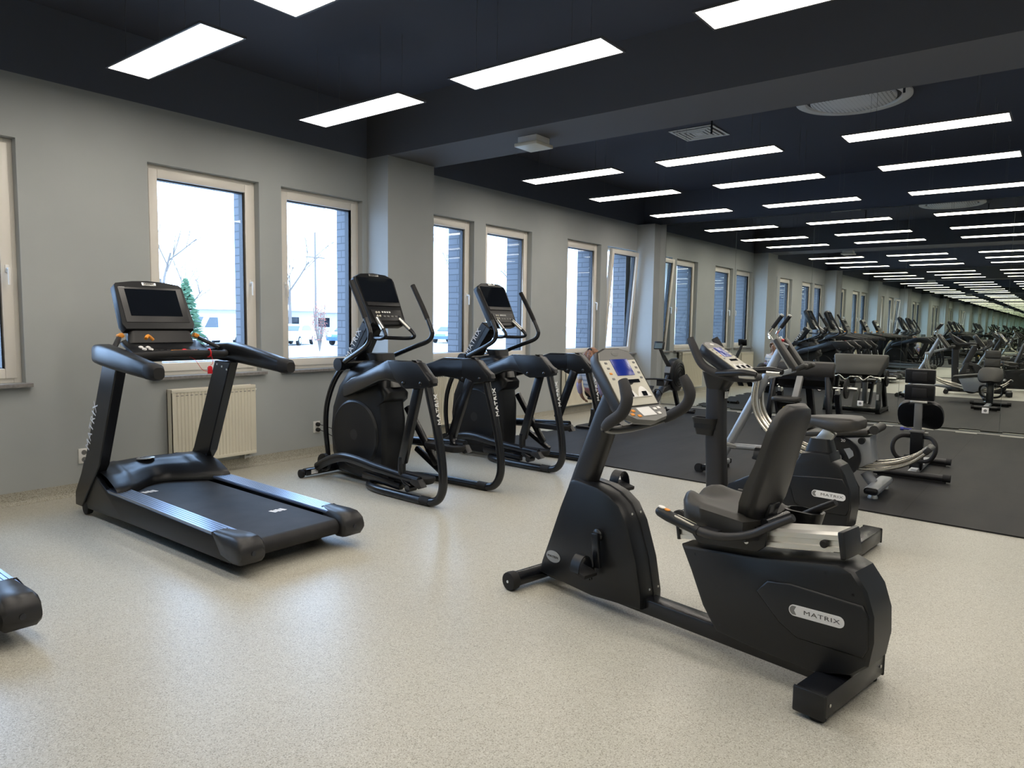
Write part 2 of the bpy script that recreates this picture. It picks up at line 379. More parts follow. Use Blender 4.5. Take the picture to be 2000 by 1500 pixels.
# ------------------------------------------------------------------ windows
def window(i, x0, x1, side, tilt=0.0):
    w_ = x1-x0; root = struct(MB().build('tmp', M_pvc)); bpy.data.objects.remove(root)
    b = MB(); fy0, fy1 = 6.585, 6.69; t = 0.055
    b.bx(x0, x0+t, fy0, fy1, WZ0, WZ1, 0.004); b.bx(x1-t, x1, fy0, fy1, WZ0, WZ1, 0.004)
    b.bx(x0+t, x1-t, fy0, fy1, WZ0, WZ0+t, 0.004); b.bx(x0+t, x1-t, fy0, fy1, WZ1-t, WZ1, 0.004)
    root = struct(b.build('window_%d' % i, M_pvc))
    # sash in its own frame, origin at bottom
    a0, a1, z0, z1 = x0+t-0.018, x1-t+0.018, WZ0+t-0.018, WZ1-t+0.018; s = 0.078
    T = Matrix.Translation((0, 6.60, z0)) @ Matrix.Rotation(tilt, 4, 'X') @ Matrix.Translation((0, -6.60, -z0))
    b = MB(); sy0, sy1 = 6.565, 6.63
    b.bx(a0, a0+s, sy0, sy1, z0, z1, 0.006); b.bx(a1-s, a1, sy0, sy1, z0, z1, 0.006)
    b.bx(a0+s, a1-s, sy0, sy1, z0, z0+s, 0.006); b.bx(a0+s, a1-s, sy0, sy1, z1-s, z1, 0.006)
    b.xf(T).build('window_sash', M_pvc, root)
    g = 0.012
    b = MB(); y0, y1 = 6.60, 6.665
    b.bx(a0+s-0.002, a0+s+g, y0, y1, z0+s, z1-s); b.bx(a1-s-g, a1-s+0.002, y0, y1, z0+s, z1-s)
    b.bx(a0+s, a1-s, y0, y1, z0+s-0.002, z0+s+g*0.4); b.bx(a0+s, a1-s, y0, y1, z1-s-g, z1-s+0.002)
    b.xf(T).build('window_gasket', M_gasket, root, smooth=False)
    MB().bx(a0+s-0.004, a1-s+0.004, 6.612, 6.618, z0+s-0.004, z1-s+0.004).xf(T).build('window_pane', M_glass, root, smooth=False)
    hx = (a1-s/2) if side > 0 else (a0+s/2); hz = 1.86
    b = MB(); b.box((hx, 6.560, hz), (0.026, 0.012, 0.062), None, 0.004)
    b.tube([(hx, 6.555, hz), (hx, 6.515, hz+0.002), (hx, 6.510, hz-0.01), (hx, 6.512, hz-0.125)], [0.009, 0.009, 0.010, 0.008], 10)
    b.xf(T).build('window_handle', M_white, root)
    b = MB(); b.prism([(YW-0.055, WZ0-0.03), (YW-0.055, WZ0-0.004), (YW-0.05, WZ0), (6.60, WZ0), (6.60, WZ0-0.03)], x0-0.035, x1+0.035, 'x')
    b.build('window_sill', M_sill, root)
    MB().bx(x0-0.0, x1+0.0, 6.70, 7.04, WZ0-0.02, WZ0-0.005).build('outer_sill', M_grey_pl, root)
sides = [-1, 1, 1, -1, 1, -1, 1, -1]
for i, (a, c) in enumerate(WIN): window(i+1, a, c, sides[i], rad(4.6) if i == 7 else 0.0)

# ------------------------------------------------------------------ mirrors
JY = [6.02, 4.69, 3.40, 2.04, 0.73, -0.58, -1.90]
def mirror(x, sgn, y1, y0, label, grp):
    t = empty('mirror_panel', (x, (y0+y1)/2, 0.02), 0, label, 'mirror', grp)
    b = MB().bx(0.0, -sgn*0.006, (y0-y1)/2+0.0006, (y1-y0)/2-0.0006, 0, 3.32); b.build('glass_back', M_edge, t, smooth=False)
    b = MB(); x_ = -sgn*0.0065; h = (y1-y0)/2-0.0018
    vs = [b.b.verts.new(p) for p in ((x_, -h, 0.002), (x_, h, 0.002), (x_, h, 3.318), (x_, -h, 3.318))]
    b.b.faces.new(vs if sgn > 0 else vs[::-1]); b.build('mirror_face', M_mirror, t, smooth=False)
    return t
ORD = ['first', 'second', 'third', 'fourth', 'fifth', 'sixth']
for k in range(6):
    lab = ['mirror panel beside the corner column on the far end wall, behind the rower', 'mirror panel behind the raised silver arm of the ab machine, second from the corner column',
           'mirror panel behind the preacher curl bench, third from the corner column', 'mirror panel behind the adjustable bench, fourth from the corner column',
           'rightmost mirror panel seen on the far end wall, fifth from the corner column', 'mirror panel on the far end wall, just beyond the right edge of the photo'][k]
    mirror(XM, 1, JY[k], JY[k+1], lab, 'mirror panels of the far end wall')
for k in range(6):
    lab = 'mirror panel behind the camera, %s from the windows, seen only in reflection' % ORD[k]
    mirror(XB, -1, JY[k], JY[k+1], lab, 'mirror panels of the wall behind the camera')

# ------------------------------------------------------------------ hanging lights
ZL = 3.325
LX = [(0.76, 1.05), (2.408, 2.70), (4.062, 4.355), (7.445, 7.735), (9.071, 9.355), (10.983, 11.265)]
LY = [(4.393, 5.711), (2.496, 3.828), (0.53, 1.867), (-1.35, -0.03)]
def make_light():
    W, Lh = 0.146, 0.66
    t = empty('ceiling_light', (0, 0, 0), 0, '', 'ceiling light', 'hanging light panels')
    b = MB(); f = 0.014
    b.bx(-W-f, -W, -Lh-f, Lh+f, 0, 0.014); b.bx(W, W+f, -Lh-f, Lh+f, 0, 0.014); b.bx(-W, W, -Lh-f, -Lh, 0, 0.014); b.bx(-W, W, Lh, Lh+f, 0, 0.014)
    b.bx(-W, W, -Lh, Lh, 0.010, 0.015); b.build('lamp_frame', M_frame, t, smooth=False)
    MB().bx(-W, W, -Lh, Lh, 0.002, 0.009).build('diffuser', M_panel, t, smooth=False)
    for sx in (-1, 1):
        for sy in (-1, 1):
            MB().tube([(sx*0.12, sy*0.42, 0.014), (sx*0.12, sy*0.42, ZT-ZL)], 0.0014, 5).build('suspension_wire', M_wire, t)
            MB().cyl((sx*0.12, sy*0.42, 0.013), (sx*0.12, sy*0.42, 0.032), 0.006, 8).build('wire_grip', M_wire, t)
    return t
proto = make_light()
COLN = ['third before the beam', 'second before the beam', 'just before the beam', 'just past the beam', 'second past the beam', 'nearest the mirrors']
ROWN = ['window row', 'second row from windows', 'third row from windows', 'row farthest from windows']
for i, (x0, x1) in enumerate(LX):
    for j, (y0, y1) in enumerate(LY):
        o = proto if (i == 0 and j == 0) else copy_tree(proto)
        o.location = ((x0+x1)/2, (y0+y1)/2, ZL)
        o['label'] = 'hanging white light panel, ' + ROWN[j] + ', ' + COLN[i]

# ------------------------------------------------------------------ treadmill (local: x right, y towards the windows, z up; origin under the middle of the rear edge)
def make_treadmill(label):
    t = empty('treadmill', (0, 0, 0), 0, label, 'treadmill', 'treadmills facing the windows')
    hw = 0.445
    # chassis
    b = MB(); b.bx(-hw+0.05, hw-0.05, 0.12, 2.05, 0.085, 0.15, 0.01); b.bx(-0.30, 0.30, 0.3, 1.9, 0.06, 0.09)
    b.bx(-hw+0.06, -hw+0.12, 1.7, 2.1, 0.04, 0.10); b.bx(hw-0.12, hw-0.06, 1.7, 2.1, 0.04, 0.10)
    b.build('frame', M_blk_metal, t)
    for sx in (-1, 1):
        b = MB(); x0, x1 = sx*hw, sx*(hw-0.035)
        b.prism([(0.10, 0.075), (0.10, 0.205), (1.72, 0.235), (1.86, 0.30), (1.98, 0.38), (2.12, 0.42), (2.22, 0.25), (2.24, 0.10), (2.15, 0.055), (1.5, 0.07)], min(x0, x1), max(x0, x1), 'x', 0.006)
        b.build('side_panel', M_blk, t)
        # ribbed foot rail
        b = MB(); xa, xb = hw-0.005, hw-0.135
        n = 6
        top = []
        for k in range(n):
            u0 = xa-(xa-xb)*k/n; u1 = xa-(xa-xb)*(k+0.80)/n; u2 = xa-(xa-xb)*(k+1)/n
            top += [(u0, 0.0), (u1, 0.0), (u1, -0.006), (u2, -0.006)]
        prof = [(sx*u, z) for u, z in top]+[(sx*xb, -0.02), (sx*xa, -0.02)]
        y0, y1 = 0.13, 1.80
        b.loft([[(u, y0, 0.222+z) for u, z in prof], [(u, y1, 0.252+z) for u, z in prof]])
        b.build('foot_rail', M_rail_metal, t, smooth=False)
        # rear end cap: rounded shell on the corner
        b = MB(); secs = []
        for (yy, zt, zb, ii) in ((0.30, 0.232, 0.21, 0.10), (0.20, 0.235, 0.09, 0.135), (0.10, 0.237, 0.070, 0.150), (0.03, 0.232, 0.075, 0.155), (-0.005, 0.21, 0.085, 0.155), (-0.02, 0.17, 0.11, 0.15)):
            xo = hw+0.004; xi = hw-ii
            r = 0.02
            secs.append([(sx*x_, yy, z_) for x_, z_ in ((xo-r, zt), (xo, zt-r), (xo, zb+r), (xo-r, zb), (xi+r, zb), (xi, zb+r), (xi, zt-r), (xi+r, zt))])
        b.loft(secs); b.build('end_cap', M_dgrey_pl, t, angle=50)
        c = MB().cyl((sx*(hw-0.075), -0.021, 0.145), (sx*(hw-0.075), -0.026, 0.145), 0.014, 14); c.build('adjuster_hole', M_gasket, t)
        # rear foot
        MB().prism([(0.24, 0.09), (0.26, 0.03), (0.31, 0.0), (0.37, 0.0), (0.44, 0.04), (0.50, 0.09)], sx*(hw-0.13)-0.035, sx*(hw-0.13)+0.035, 'x', 0.006).build('rear_foot', M_rubber, t)
        # front transport wheel
        MB().lathe([(0.03, -0.025), (0.05, -0.02), (0.053, 0), (0.05, 0.02), (0.03, 0.025)], (sx*(hw-0.02), 2.13, 0.055), 'x', 24).build('transport_wheel', M_rubber, t)
        # upright
        b = MB(); xo, xi = hw+0.012, hw-0.062
        def sec(yc, z, d): return [(sx*xo, yc-d, z), (sx*xo, yc+d, z), (sx*xi, yc+d, z), (sx*xi, yc-d, z)]
        b.loft([sec(2.215, 0.06, 0.06), sec(2.17, 0.16, 0.10), sec(1.95, 0.42, 0.125), sec(1.60, 1.16, 0.115)])
        up = b.build('upright', M_blk_metal, t, smooth=False, bevel=0.007)
        # raised rear strip and bolts
        b = MB()
        for zz, yy in ((1.10, 1.53), (1.12, 1.60), (1.135, 1.67)): b.lathe([(0.008, -0.003), (0.008, 0.003)], (sx*(hw-0.065), yy, zz), 'x', 10)
        b.build('bolt', M_steel, up)
        # lettering runs up the outer face
        p = Vector((sx*(xo+0.001), 1.925, 0.70)); d = Vector((0, -0.375, 0.74)).normalized(); yv = Vector((0, -1, 0)) if sx > 0 else Vector((0, 1, 0))
        text_mesh('brand_lettering', 'MATRIX', 0.092, frame(p, d, (0, 0.74, 0.375) if sx < 0 else (0, -0.74, -0.375)), M_letter, up, 1.1, 0.0006, 1.15)
        # arm: thick tapered beam toward the runner
        b = MB(); arm = [(1.86, 1.215, 0.050, 0.055, 0.40), (1.76, 1.235, 0.060, 0.068, 0.445), (1.60, 1.235, 0.060, 0.075, 0.475), (1.40, 1.215, 0.056, 0.072, 0.485), (1.15, 1.185, 0.052, 0.062, 0.485), (0.90, 1.155, 0.050, 0.052, 0.482), (0.84, 1.150, 0.030, 0.035, 0.48)]
        secs = []
        for yy, zz, rw, rh, xc in arm:
            q = rrect(rw*2, rh*2, min(rw, rh)*0.62, 3); secs.append([(sx*xc+u, yy, zz+v_) for u, v_ in q])
        b.loft(secs); arm_o = b.build('armrest', M_dgrey_pl if False else M_blk, t, angle=60)
        b = MB(); secs = []
        for yy, zz, rw, rh, xc in ((0.93, 1.158, 0.052, 0.054, 0.482), (0.86, 1.152, 0.050, 0.051, 0.482), (0.825, 1.148, 0.034, 0.036, 0.48)):
            secs.append([(sx*xc+u, yy, zz+v_) for u, v_ in rrect(rw*2, rh*2, rh*0.62, 3)])
        b.loft(secs); b.build('end_grip', M_rubber, arm_o)
        # side accessory tray and stick
        b = MB(); b.prism(rrect(0.19, 0.16, 0.05, 4, sx*0.36, 1.78), 1.235, 1.262, 'z', 0.008); b.build('bottle_tray', M_blk, t)
        b = MB(); b.beam((sx*0.40, 1.66, 1.265), (sx*0.30, 1.80, 1.345), 0.035, 0.028, (sx, 0.5, 0), 0.008); b.build('toggle_arm', M_dgrey_pl, t)
        b = MB(); b.box((sx*0.285, 1.815, 1.36), (0.045, 0.05, 0.035), (0, sx*0.5, 0), 0.01); b.build('toggle_switch', M_orange, t)
    # running belt: runs over the rear roller
    b = MB(); y1, y0, r = 2.02, 0.085, 0.052; z1, z0 = 0.215, 0.195
    pr = [(y1, z1), (y0, z0)]
    for k in range(1, 9):
        a = rad(90+180*k/9); pr.append((y0+math.cos(a)*r, z0-r+math.sin(a)*r))
    pr += [(y0, z0-2*r), (y1, z1-2*r)]
    b.prism(pr, -0.285, 0.285, 'x'); belt = b.build('running_belt', M_belt, t, angle=30)
    MB().bx(-0.300, 0.300, 0.10, 2.0, 0.118, 0.19).build('running_deck', M_blk_metal, t)
    for (cx, cyy, txt) in ((-0.19, 1.64, ''), (0.15, 0.52, '')):
        b = MB(); zz = 0.1985+(cyy-0.085)*0.02/1.935*0.5+0.0005
        zz = z0+(cyy-y0)*(z1-z0)/(y1-y0)+0.0006
        for k, wd in enumerate((0.022, 0.03, 0.022)):
            b.box((cx-0.035+k*0.035, cyy, zz), (0.028, 0.06, 0.0008), (0, 0, 0.25))
        b.build('belt_mark', M_letter, belt, smooth=False)
    # motor cover, a domed shell with a raised centre
    b = MB(); NU, NV = 28, 16; grid = []
    def sm(a, c, x): x = max(0, min(1, (x-a)/(c-a))); return x*x*(3-2*x)
    def yr(u): return 1.60+0.26*(1-sm(0.0, 0.43, abs(u)))
    def yf(u): return 2.23
    P = [(0, 0.258), (0.10, 0.30), (0.3, 0.35), (0.55, 0.385), (0.75, 0.385), (0.9, 0.34), (1, 0.22)]
    def zp(s_):
        for (a0, h0), (a1, h1) in zip(P, P[1:]):
            if s_ <= a1: return h0+(h1-h0)*sm(a0, a1, s_)*0.5+(h1-h0)*(s_-a0)/(a1-a0)*0.5
        return P[-1][1]
    for j in range(NV+1):
        row = []
        for i in range(NU+1):
            u = -hw+0.012+(2*hw-0.024)*i/NU; s_ = j/NV; yy = yr(u)+(yf(u)-yr(u))*s_
            z = zp(s_)
            rid = math.exp(-((abs(u)-(0.30-0.06*s_))/0.022)**2)*0.008*sm(0.0, 0.2, s_)*(1-sm(0.7, 0.95, s_))
            dip = -0.008*(1-sm(0.24, 0.29, abs(u)))*(1-sm(0.55, 0.8, s_))
            z += rid+dip-0.03*sm(0.40, 0.445, abs(u))*s_*0.6
            row.append(b.b.verts.new((u, yy, z)))
        grid.append(row)
    for j in range(NV):
        for i in range(NU): b.b.faces.new((grid[j][i], grid[j][i+1], grid[j+1][i+1], grid[j+1][i]))
    bt = [[b.b.verts.new((v.co.x, v.co.y, 0.12 if j else 0.218)) for v in row] for j, row in ((0, grid[0]), (1, grid[-1]))]
    for i in range(NU):
        b.b.faces.new((grid[0][i+1], grid[0][i], bt[0][i], bt[0][i+1])); b.b.faces.new((grid[-1][i], grid[-1][i+1], bt[1][i+1], bt[1][i]))
    cover = b.build('motor_cover', M_blk, t, angle=80)
    b = MB(); b.lathe([(0.056, -0.003), (0.058, 0.0), (0.052, 0.004), (0.0001, 0.005)], (0, 0, 0), 'z', 32)
    b.xf(Matrix.Translation((-0.02, 2.055, 0.388)) @ Matrix.Rotation(rad(5), 4, 'X') @ Matrix.Diagonal((1.25, 0.72, 1, 1))); bd = b.build('badge', M_steel, cover)
    text_mesh('badge_lettering', 'MATRIX', 0.022, frame((-0.02, 2.055, 0.395), (1, 0, 0), (0, 1, 0.08)), M_letter_d, bd, 1.1)
    # cross bar below the console
    b = MB(); b.tube([(-0.44, 1.66, 1.235), (-0.34, 1.50, 1.225), (-0.2, 1.44, 1.235), (0, 1.42, 1.24), (0.2, 1.44, 1.235), (0.34, 1.50, 1.225), (0.44, 1.66, 1.235)], 0.026, 14, smooth_pts=5)
    b.build('handrail', M_rubber, t)
    # lower console with keys
    def tilt(yc, zc, a): return Matrix.Translation((0, yc, zc)) @ Matrix.Rotation(rad(a), 4, 'X')
    b = MB(); b.loft([[(u*0.9, v, 0.0) for u, v in rrect(0.56, 0.30, 0.06, 4)], [(u, v, 0.03) for u, v in rrect(0.60, 0.32, 0.06, 4)], [(u, v, 0.045) for u, v in rrect(0.58, 0.30, 0.06, 4)]])
    b.xf(tilt(1.70, 1.235, 22)); con = b.build('control_panel', M_blk, t, angle=50)
    b = MB()
    for r_ in range(2):
        for k in range(9): b.box((-0.16+k*0.045, -0.055-r_*0.035, 0.047), (0.028, 0.018, 0.006), None, 0.003)
    b.xf(tilt(1.70, 1.235, 22)).build('keypad_buttons', M_dgrey_pl, con)
    for (bx_, by_) in ((-0.20, 0.0), (-0.15, -0.005), (-0.19, -0.035), (-0.145, -0.04)):
        MB().lathe([(0.017, 0), (0.017, 0.006), (0.010, 0.011)], (bx_, by_, 0.045), 'z', 16).xf(tilt(1.70, 1.235, 22)).build('button', M_letter, con)
    MB().prism([(-0.03, -0.006), (0.17, -0.006), (0.19, 0.02), (0.17, 0.045), (-0.03, 0.045), (-0.05, 0.02)], 0.0, 0.02, 'z', 0.006).xf(tilt(1.55, 1.222, 30)).build('stop_bar', M_orange, con)
    MB().lathe([(0.018, 0), (0.018, 0.012), (0.006, 0.02)], (0.06, 0.02, 0.02), 'z', 16).xf(tilt(1.55, 1.222, 30)).build('stop_button', M_red, con)
    # pedestal under screen
    b = MB(); b.loft([[(u, v, 0) for u, v in rrect(0.50, 0.10, 0.04, 4)], [(u*0.92, v*0.8, 0.12) for u, v in rrect(0.50, 0.10, 0.04, 4)]])
    b.xf(tilt(1.80, 1.30, -12)); b.build('screen_neck', M_dgrey_pl, t, angle=50)
    # screen housing
    T = Matrix.Translation((-0.01, 1.87, 1.588)) @ Matrix.Rotation(rad(-28), 4, 'X') @ Matrix.Diagonal((0.97, 1, 1.2, 1))
    out = [(-0.285, -0.14), (-0.265, -0.175), (0.265, -0.175), (0.285, -0.14), (0.268, 0.135), (0.245, 0.155), (0.12, 0.172), (0, 0.178), (-0.12, 0.172), (-0.245, 0.155), (-0.268, 0.135)]
    b = MB(); b.loft([[(x*0.92, 0.075, z*0.9) for x, z in out], [(x, 0.05, z) for x, z in out], [(x, 0.0, z) for x, z in out], [(x*0.975, -0.012, z*0.965) for x, z in out]])
    b.xf(T); scr = b.build('screen_housing', M_blk, t, angle=40)
    MB().bx(-0.245, 0.245, -0.0155, -0.010, -0.125, 0.122, 0.002).xf(T).build('screen_bezel', M_dgrey_pl, scr)
    MB().bx(-0.200, 0.200, -0.017, -0.014, -0.082, 0.108).xf(T).build('screen', M_screen, scr)
    MB().bx(-0.055, 0.055, -0.016, -0.010, 0.137, 0.159, 0.003).xf(T).build('logo_plate', M_steel, scr)
    text_mesh('logo_lettering', 'MATRIX', 0.018, T @ frame((0, -0.0168, 0.148), (1, 0, 0), (0, 0, 1)), M_letter_d, scr, 1.3)
    text_mesh('small_lettering', 'MATRIX', 0.009, T @ frame((-0.215, -0.0162, 0.118), (1, 0, 0), (0, 0, 1)), M_letter, scr, 1.3)
    for sx in (-1, 1):
        b = MB(); b.tube([(sx*0.20, 1.60, 1.345), (sx*0.17, 1.63, 1.365), (sx*0.13, 1.64, 1.335)] if sx < 0 else [(0.205, 1.70, 1.33), (0.20, 1.71, 1.34), (0.19, 1.72, 1.33)], 0.012 if sx < 0 else 0.004, 8, smooth_pts=3)
        if sx < 0: b.build('speed_lever', M_orange, t)
        else: b.b.free()
    # red safety key and cord
    b = MB(); b.tube([(0.17, 1.415, 1.262), (0.172, 1.40, 1.27), (0.174, 1.385, 1.24), (0.172, 1.40, 1.215), (0.17, 1.43, 1.21)], 0.0055, 8, smooth_pts=4)
    b.tube([(0.04, 1.46, 1.215), (0.06, 1.40, 1.19), (0.10, 1.38, 1.12), (0.155, 1.38, 1.10)], 0.0018, 6, smooth_pts=5)
    b.tube([(0.173, 1.388, 1.24), (0.185, 1.38, 1.17), (0.165, 1.38, 1.15)], 0.0018, 6, smooth_pts=4)
    key = b.build('safety_cord', M_red, t)
    MB().prism([(-0.018, -0.03), (0.018, -0.03), (0.018, 0.018), (0.008, 0.03), (-0.008, 0.03), (-0.018, 0.018)], -0.006, 0.006, 'y', 0.003).xf(Matrix.Translation((0.160, 1.38, 1.115))).build('safety_key', M_red, key)
    return t
tm = make_treadmill('black treadmill with blank screen and red safety key, in front of the radiator')
tm.location = (2.615, 3.66, 0)
tm2 = copy_tree(tm); tm2.location = (0.72, 3.66, 0)
tm2['label'] = 'black treadmill cut off by the left edge, only a rear corner of its deck showing'

# ------------------------------------------------------------------ elliptical trainer (local: x right, y towards the windows; origin below the rear of the frame)
def make_elliptical(label):
    t = empty('elliptical_trainer', (0, 0, 0), 0, label, 'elliptical trainer', 'elliptical trainers facing the windows')
    # front stabiliser
    b = MB(); b.beam((-0.40, 1.79, 0.055), (0.40, 1.79, 0.055), 0.065, 0.075, (0, 0, 1), 0.014); st = b.build('front_stabiliser', M_blk_metal, t)
    for sx in (-1, 1):
        MB().lathe([(0.022, -0.02), (0.040, -0.015), (0.040, 0.015), (0.022, 0.02)], (sx*0.415, 1.81, 0.042), 'x', 20).build('transport_wheel', M_rubber, st)
    MB().bx(-0.345, -0.27, 1.751, 1.7535, 0.035, 0.075).build('rating_label', M_letter, st, smooth=False)
    # shroud: rounded slab with a rounder front, waist at the rear
    b = MB(); prof = [(1.30, 1.12), (1.45, 1.06), (1.60, 0.90), (1.70, 0.68), (1.73, 0.45), (1.71, 0.22), (1.62, 0.06), (1.40, 0.03), (1.05, 0.03), (0.98, 0.05), (0.965, 0.25), (0.965, 0.60), (0.985, 0.70), (0.99, 0.76), (0.93, 0.80), (0.92, 0.86), (0.97, 0.90), (0.97, 1.02), (1.02, 1.12), (1.12, 1.15)]
    cx, cz = 1.30, 0.55
    def shell(u, k): return [(u, cx+(y-cx)*k, cz+(z-cz)*k) for y, z in prof]
    b.loft([shell(-0.150, 0.80), shell(-0.145, 0.93), shell(-0.115, 0.985), shell(-0.08, 1.0), (shell(0.08, 1.0)), shell(0.115, 0.985), shell(0.145, 0.93), shell(0.150, 0.80)])
    sh = b.build('drive_shroud', M_blk, t, angle=50)
    for sx in (-1, 1):
        b = MB(); b.lathe([(0.285, 0.0), (0.325, 0.0), (0.325, sx*0.015), (0.305, sx*0.028), (0.28, sx*0.025), (0.15, sx*0.03), (0.0005, sx*0.031)], (sx*0.138, 1.345, 0.44), 'x', 56)
        dk = b.build('side_disc', M_blk, sh, angle=25)
        b = MB(); b.lathe([(0.035, 0), (0.05, 0), (0.05, 0.002), (0.035, 0.002)], (sx*0.169, 1.345, 0.44), 'x', 32); b.build('disc_emblem', M_dgrey_pl, dk)
    # front spine tubes
    for sx in (-1, 1):
        b = MB(); b.tube([(sx*0.115, 1.79, 0.07), (sx*0.115, 1.80, 0.22), (sx*0.115, 1.83, 0.45), (sx*0.115, 1.80, 0.70), (sx*0.105, 1.68, 0.95), (sx*0.07, 1.52, 1.13)], [0.022, 0.024, 0.026, 0.026, 0.028, 0.03], 12, smooth_pts=5)
        b.build('spine_tube', M_blk_metal, t)
    b = MB(); b.beam((-0.115, 1.80, 0.10), (0.115, 1.80, 0.10), 0.06, 0.05, (0, 0, 1)); b.bx(-0.07, 0.07, 0.75, 1.80, 0.035, 0.095, 0.01); b.build('base_beam', M_blk_metal, t)
    # pivot clamp
    b = MB(); b.cyl((-0.24, 1.46, 1.09), (0.24, 1.46, 1.09), 0.05, 20); b.cyl((-0.26, 1.46, 1.09), (-0.19, 1.46, 1.09), 0.06, 20); b.cyl((0.19, 1.46, 1.09), (0.26, 1.46, 1.09), 0.06, 20); b.build('pivot_axle', M_blk_metal, t)
    # console column
    b = MB(); b.loft([[(-0.085, 1.47, 1.05), (-0.085, 1.60, 1.08), (0.085, 1.60, 1.08), (0.085, 1.47, 1.05)], [(-0.065, 1.21, 1.42), (-0.065, 1.33, 1.50), (0.065, 1.33, 1.50), (0.065, 1.21, 1.42)]])
    col = b.build('console_column', M_blk_metal, t, smooth=False, bevel=0.008)
    d = Vector((0, -0.26, 0.39)).normalized()
    for sx in (-1, 1):
        xd = Vector((sx, 0, 0)); yd = xd.cross(d)
        b = MB(); b.loft([[(sx*0.076, 1.52, 1.08), (sx*0.083, 1.595, 1.085), (sx*0.066, 1.335, 1.485), (sx*0.064, 1.27, 1.45)], [(sx*0.088, 1.52, 1.08), (sx*0.090, 1.595, 1.085), (sx*0.070, 1.335, 1.485), (sx*0.069, 1.27, 1.45)]]); b.build('column_side', M_dgrey_pl, col, smooth=False)
        if sx < 0: text_mesh('brand_lettering', 'MATRIX', 0.082, frame((-0.0925, 1.435, 1.28), d, yd), M_letter, col, 1.05, 0.0008, 1.1)
        else: text_mesh('brand_lettering', 'MATRIX', 0.082, frame((0.0925, 1.435, 1.28), d, yd), M_letter, col, 1.05, 0.0008, 1.1)
    # bottle holder / shelf in front of the column
    b = MB(); b.loft([[(u, 1.10+v*0.8, 1.06) for u, v in rrect(0.20, 0.16, 0.05, 4)], [(u, 1.16+v, 1.20) for u, v in rrect(0.25, 0.18, 0.06, 4)]]); b.build('accessory_tray', M_blk, t, angle=50)
    b = MB(); b.loft([[(u, 1.00+v, 1.00) for u, v in rrect(0.10, 0.08, 0.02, 3)], [(u, 0.97+v, 0.90) for u, v in rrect(0.10, 0.08, 0.02, 3)]]); b.build('bottle_holder', M_grey_pl, t, angle=50)
    # console
    T = Matrix.Translation((0, 1.165, 1.70)) @ Matrix.Rotation(rad(-27), 4, 'X')
    out = [(-0.205, -0.255), (-0.17, -0.275), (0.17, -0.275), (0.205, -0.255), (0.235, 0.18), (0.225, 0.215), (0.15, 0.25), (0.0, 0.262), (-0.15, 0.25), (-0.225, 0.215), (-0.235, 0.18)]
    b = MB(); b.loft([[(x*0.8, 0.10, z*0.85) for x, z in out], [(x*0.97, 0.07, z*0.98) for x, z in out], [(x, 0.03, z) for x, z in out], [(x, 0.0, z) for x, z in out], [(x*0.97, -0.012, z*0.975) for x, z in out]])
    con = b.xf(T).build('console', M_blk, t, angle=40)
    MB().prism([(-0.20, -0.04), (0.20, -0.04), (0.205, 0.205), (-0.205, 0.205)], -0.016, -0.010, 'y').xf(T).build('screen', M_screen, con, smooth=False)
    MB().prism([(-0.19, -0.085), (0.19, -0.085), (0.195, -0.05), (-0.195, -0.05)], -0.024, -0.008, 'y', 0.003).xf(T).build('console_ledge', M_dgrey_pl, con)
    pad = MB().prism([(-0.165, -0.235), (0.165, -0.235), (0.18, -0.125), (-0.18, -0.125)], -0.020, -0.010, 'y', 0.003).xf(T).build('keypad', M_dgrey_pl, con)
    MB().bx(-0.055, 0.055, -0.018, -0.010, 0.222, 0.245, 0.003).xf(T).build('logo_plate', M_steel, con)
    text_mesh('logo_lettering', 'MATRIX', 0.018, T @ frame((0, -0.0188, 0.2335), (1, 0, 0), (0, 0, 1)), M_letter_d, con, 1.3)
    for (kx, kz) in ((-0.125, -0.155), (-0.095, -0.155), (-0.125, -0.19), (-0.095, -0.19)):
        MB().lathe([(0.011, 0), (0.011, -0.006), (0.006, -0.009)], (kx, -0.020, kz), 'y', 12).xf(T).build('button', M_beige_pl, pad)
    for kx in (-0.05, -0.022, 0.006, 0.034):
        MB().bx(kx-0.009, kx+0.009, -0.024, -0.019, -0.158, -0.142, 0.002).xf(T).build('key', M_letter, pad)
    for kx in (-0.04, 0.0, 0.05, 0.10):
        MB().bx(kx-0.014, kx+0.014, -0.024, -0.019, -0.20, -0.184, 0.002).xf(T).build('key', M_grey_pl, pad)
    # fixed handlebar under the console
    for sx in (-1, 1):
        b = MB(); b.tube([(0, 1.22, 1.345), (sx*0.10, 1.12, 1.34), (sx*0.17, 0.97, 1.34), (sx*0.175, 0.90, 1.36), (sx*0.165, 0.93, 1.41), (sx*0.135, 1.06, 1.52), (sx*0.12, 1.10, 1.56)], 0.017, 12, smooth_pts=5); hb = b.build('handlebar', M_blk_metal, t)
        MB().tube([(sx*0.163, 0.94, 1.42), (sx*0.137, 1.055, 1.515)], 0.021, 14).build('pulse_grip', M_steel, hb)
    # moving handles
    for sx in (-1, 1):
        b = MB(); b.tube([(sx*0.22, 1.46, 1.09), (sx*0.235, 1.36, 1.13), (sx*0.30, 1.05, 1.25), (sx*0.355, 0.91, 1.31), (sx*0.375, 0.87, 1.37), (sx*0.375, 0.885, 1.44), (sx*0.375, 1.00, 1.64), (sx*0.37, 1.12, 1.83)], [0.026, 0.024, 0.022, 0.022, 0.022, 0.021, 0.020, 0.020], 14, smooth_pts=5)
        mh = b.build('moving_handle', M_blk_metal, t)
        MB().tube([(sx*0.3755, 0.93, 1.52), (sx*0.374, 1.00, 1.64), (sx*0.37, 1.125, 1.838)], [0.0235, 0.0245, 0.0235], 14, smooth_pts=3).build('rubber_grip', M_rubber, mh)
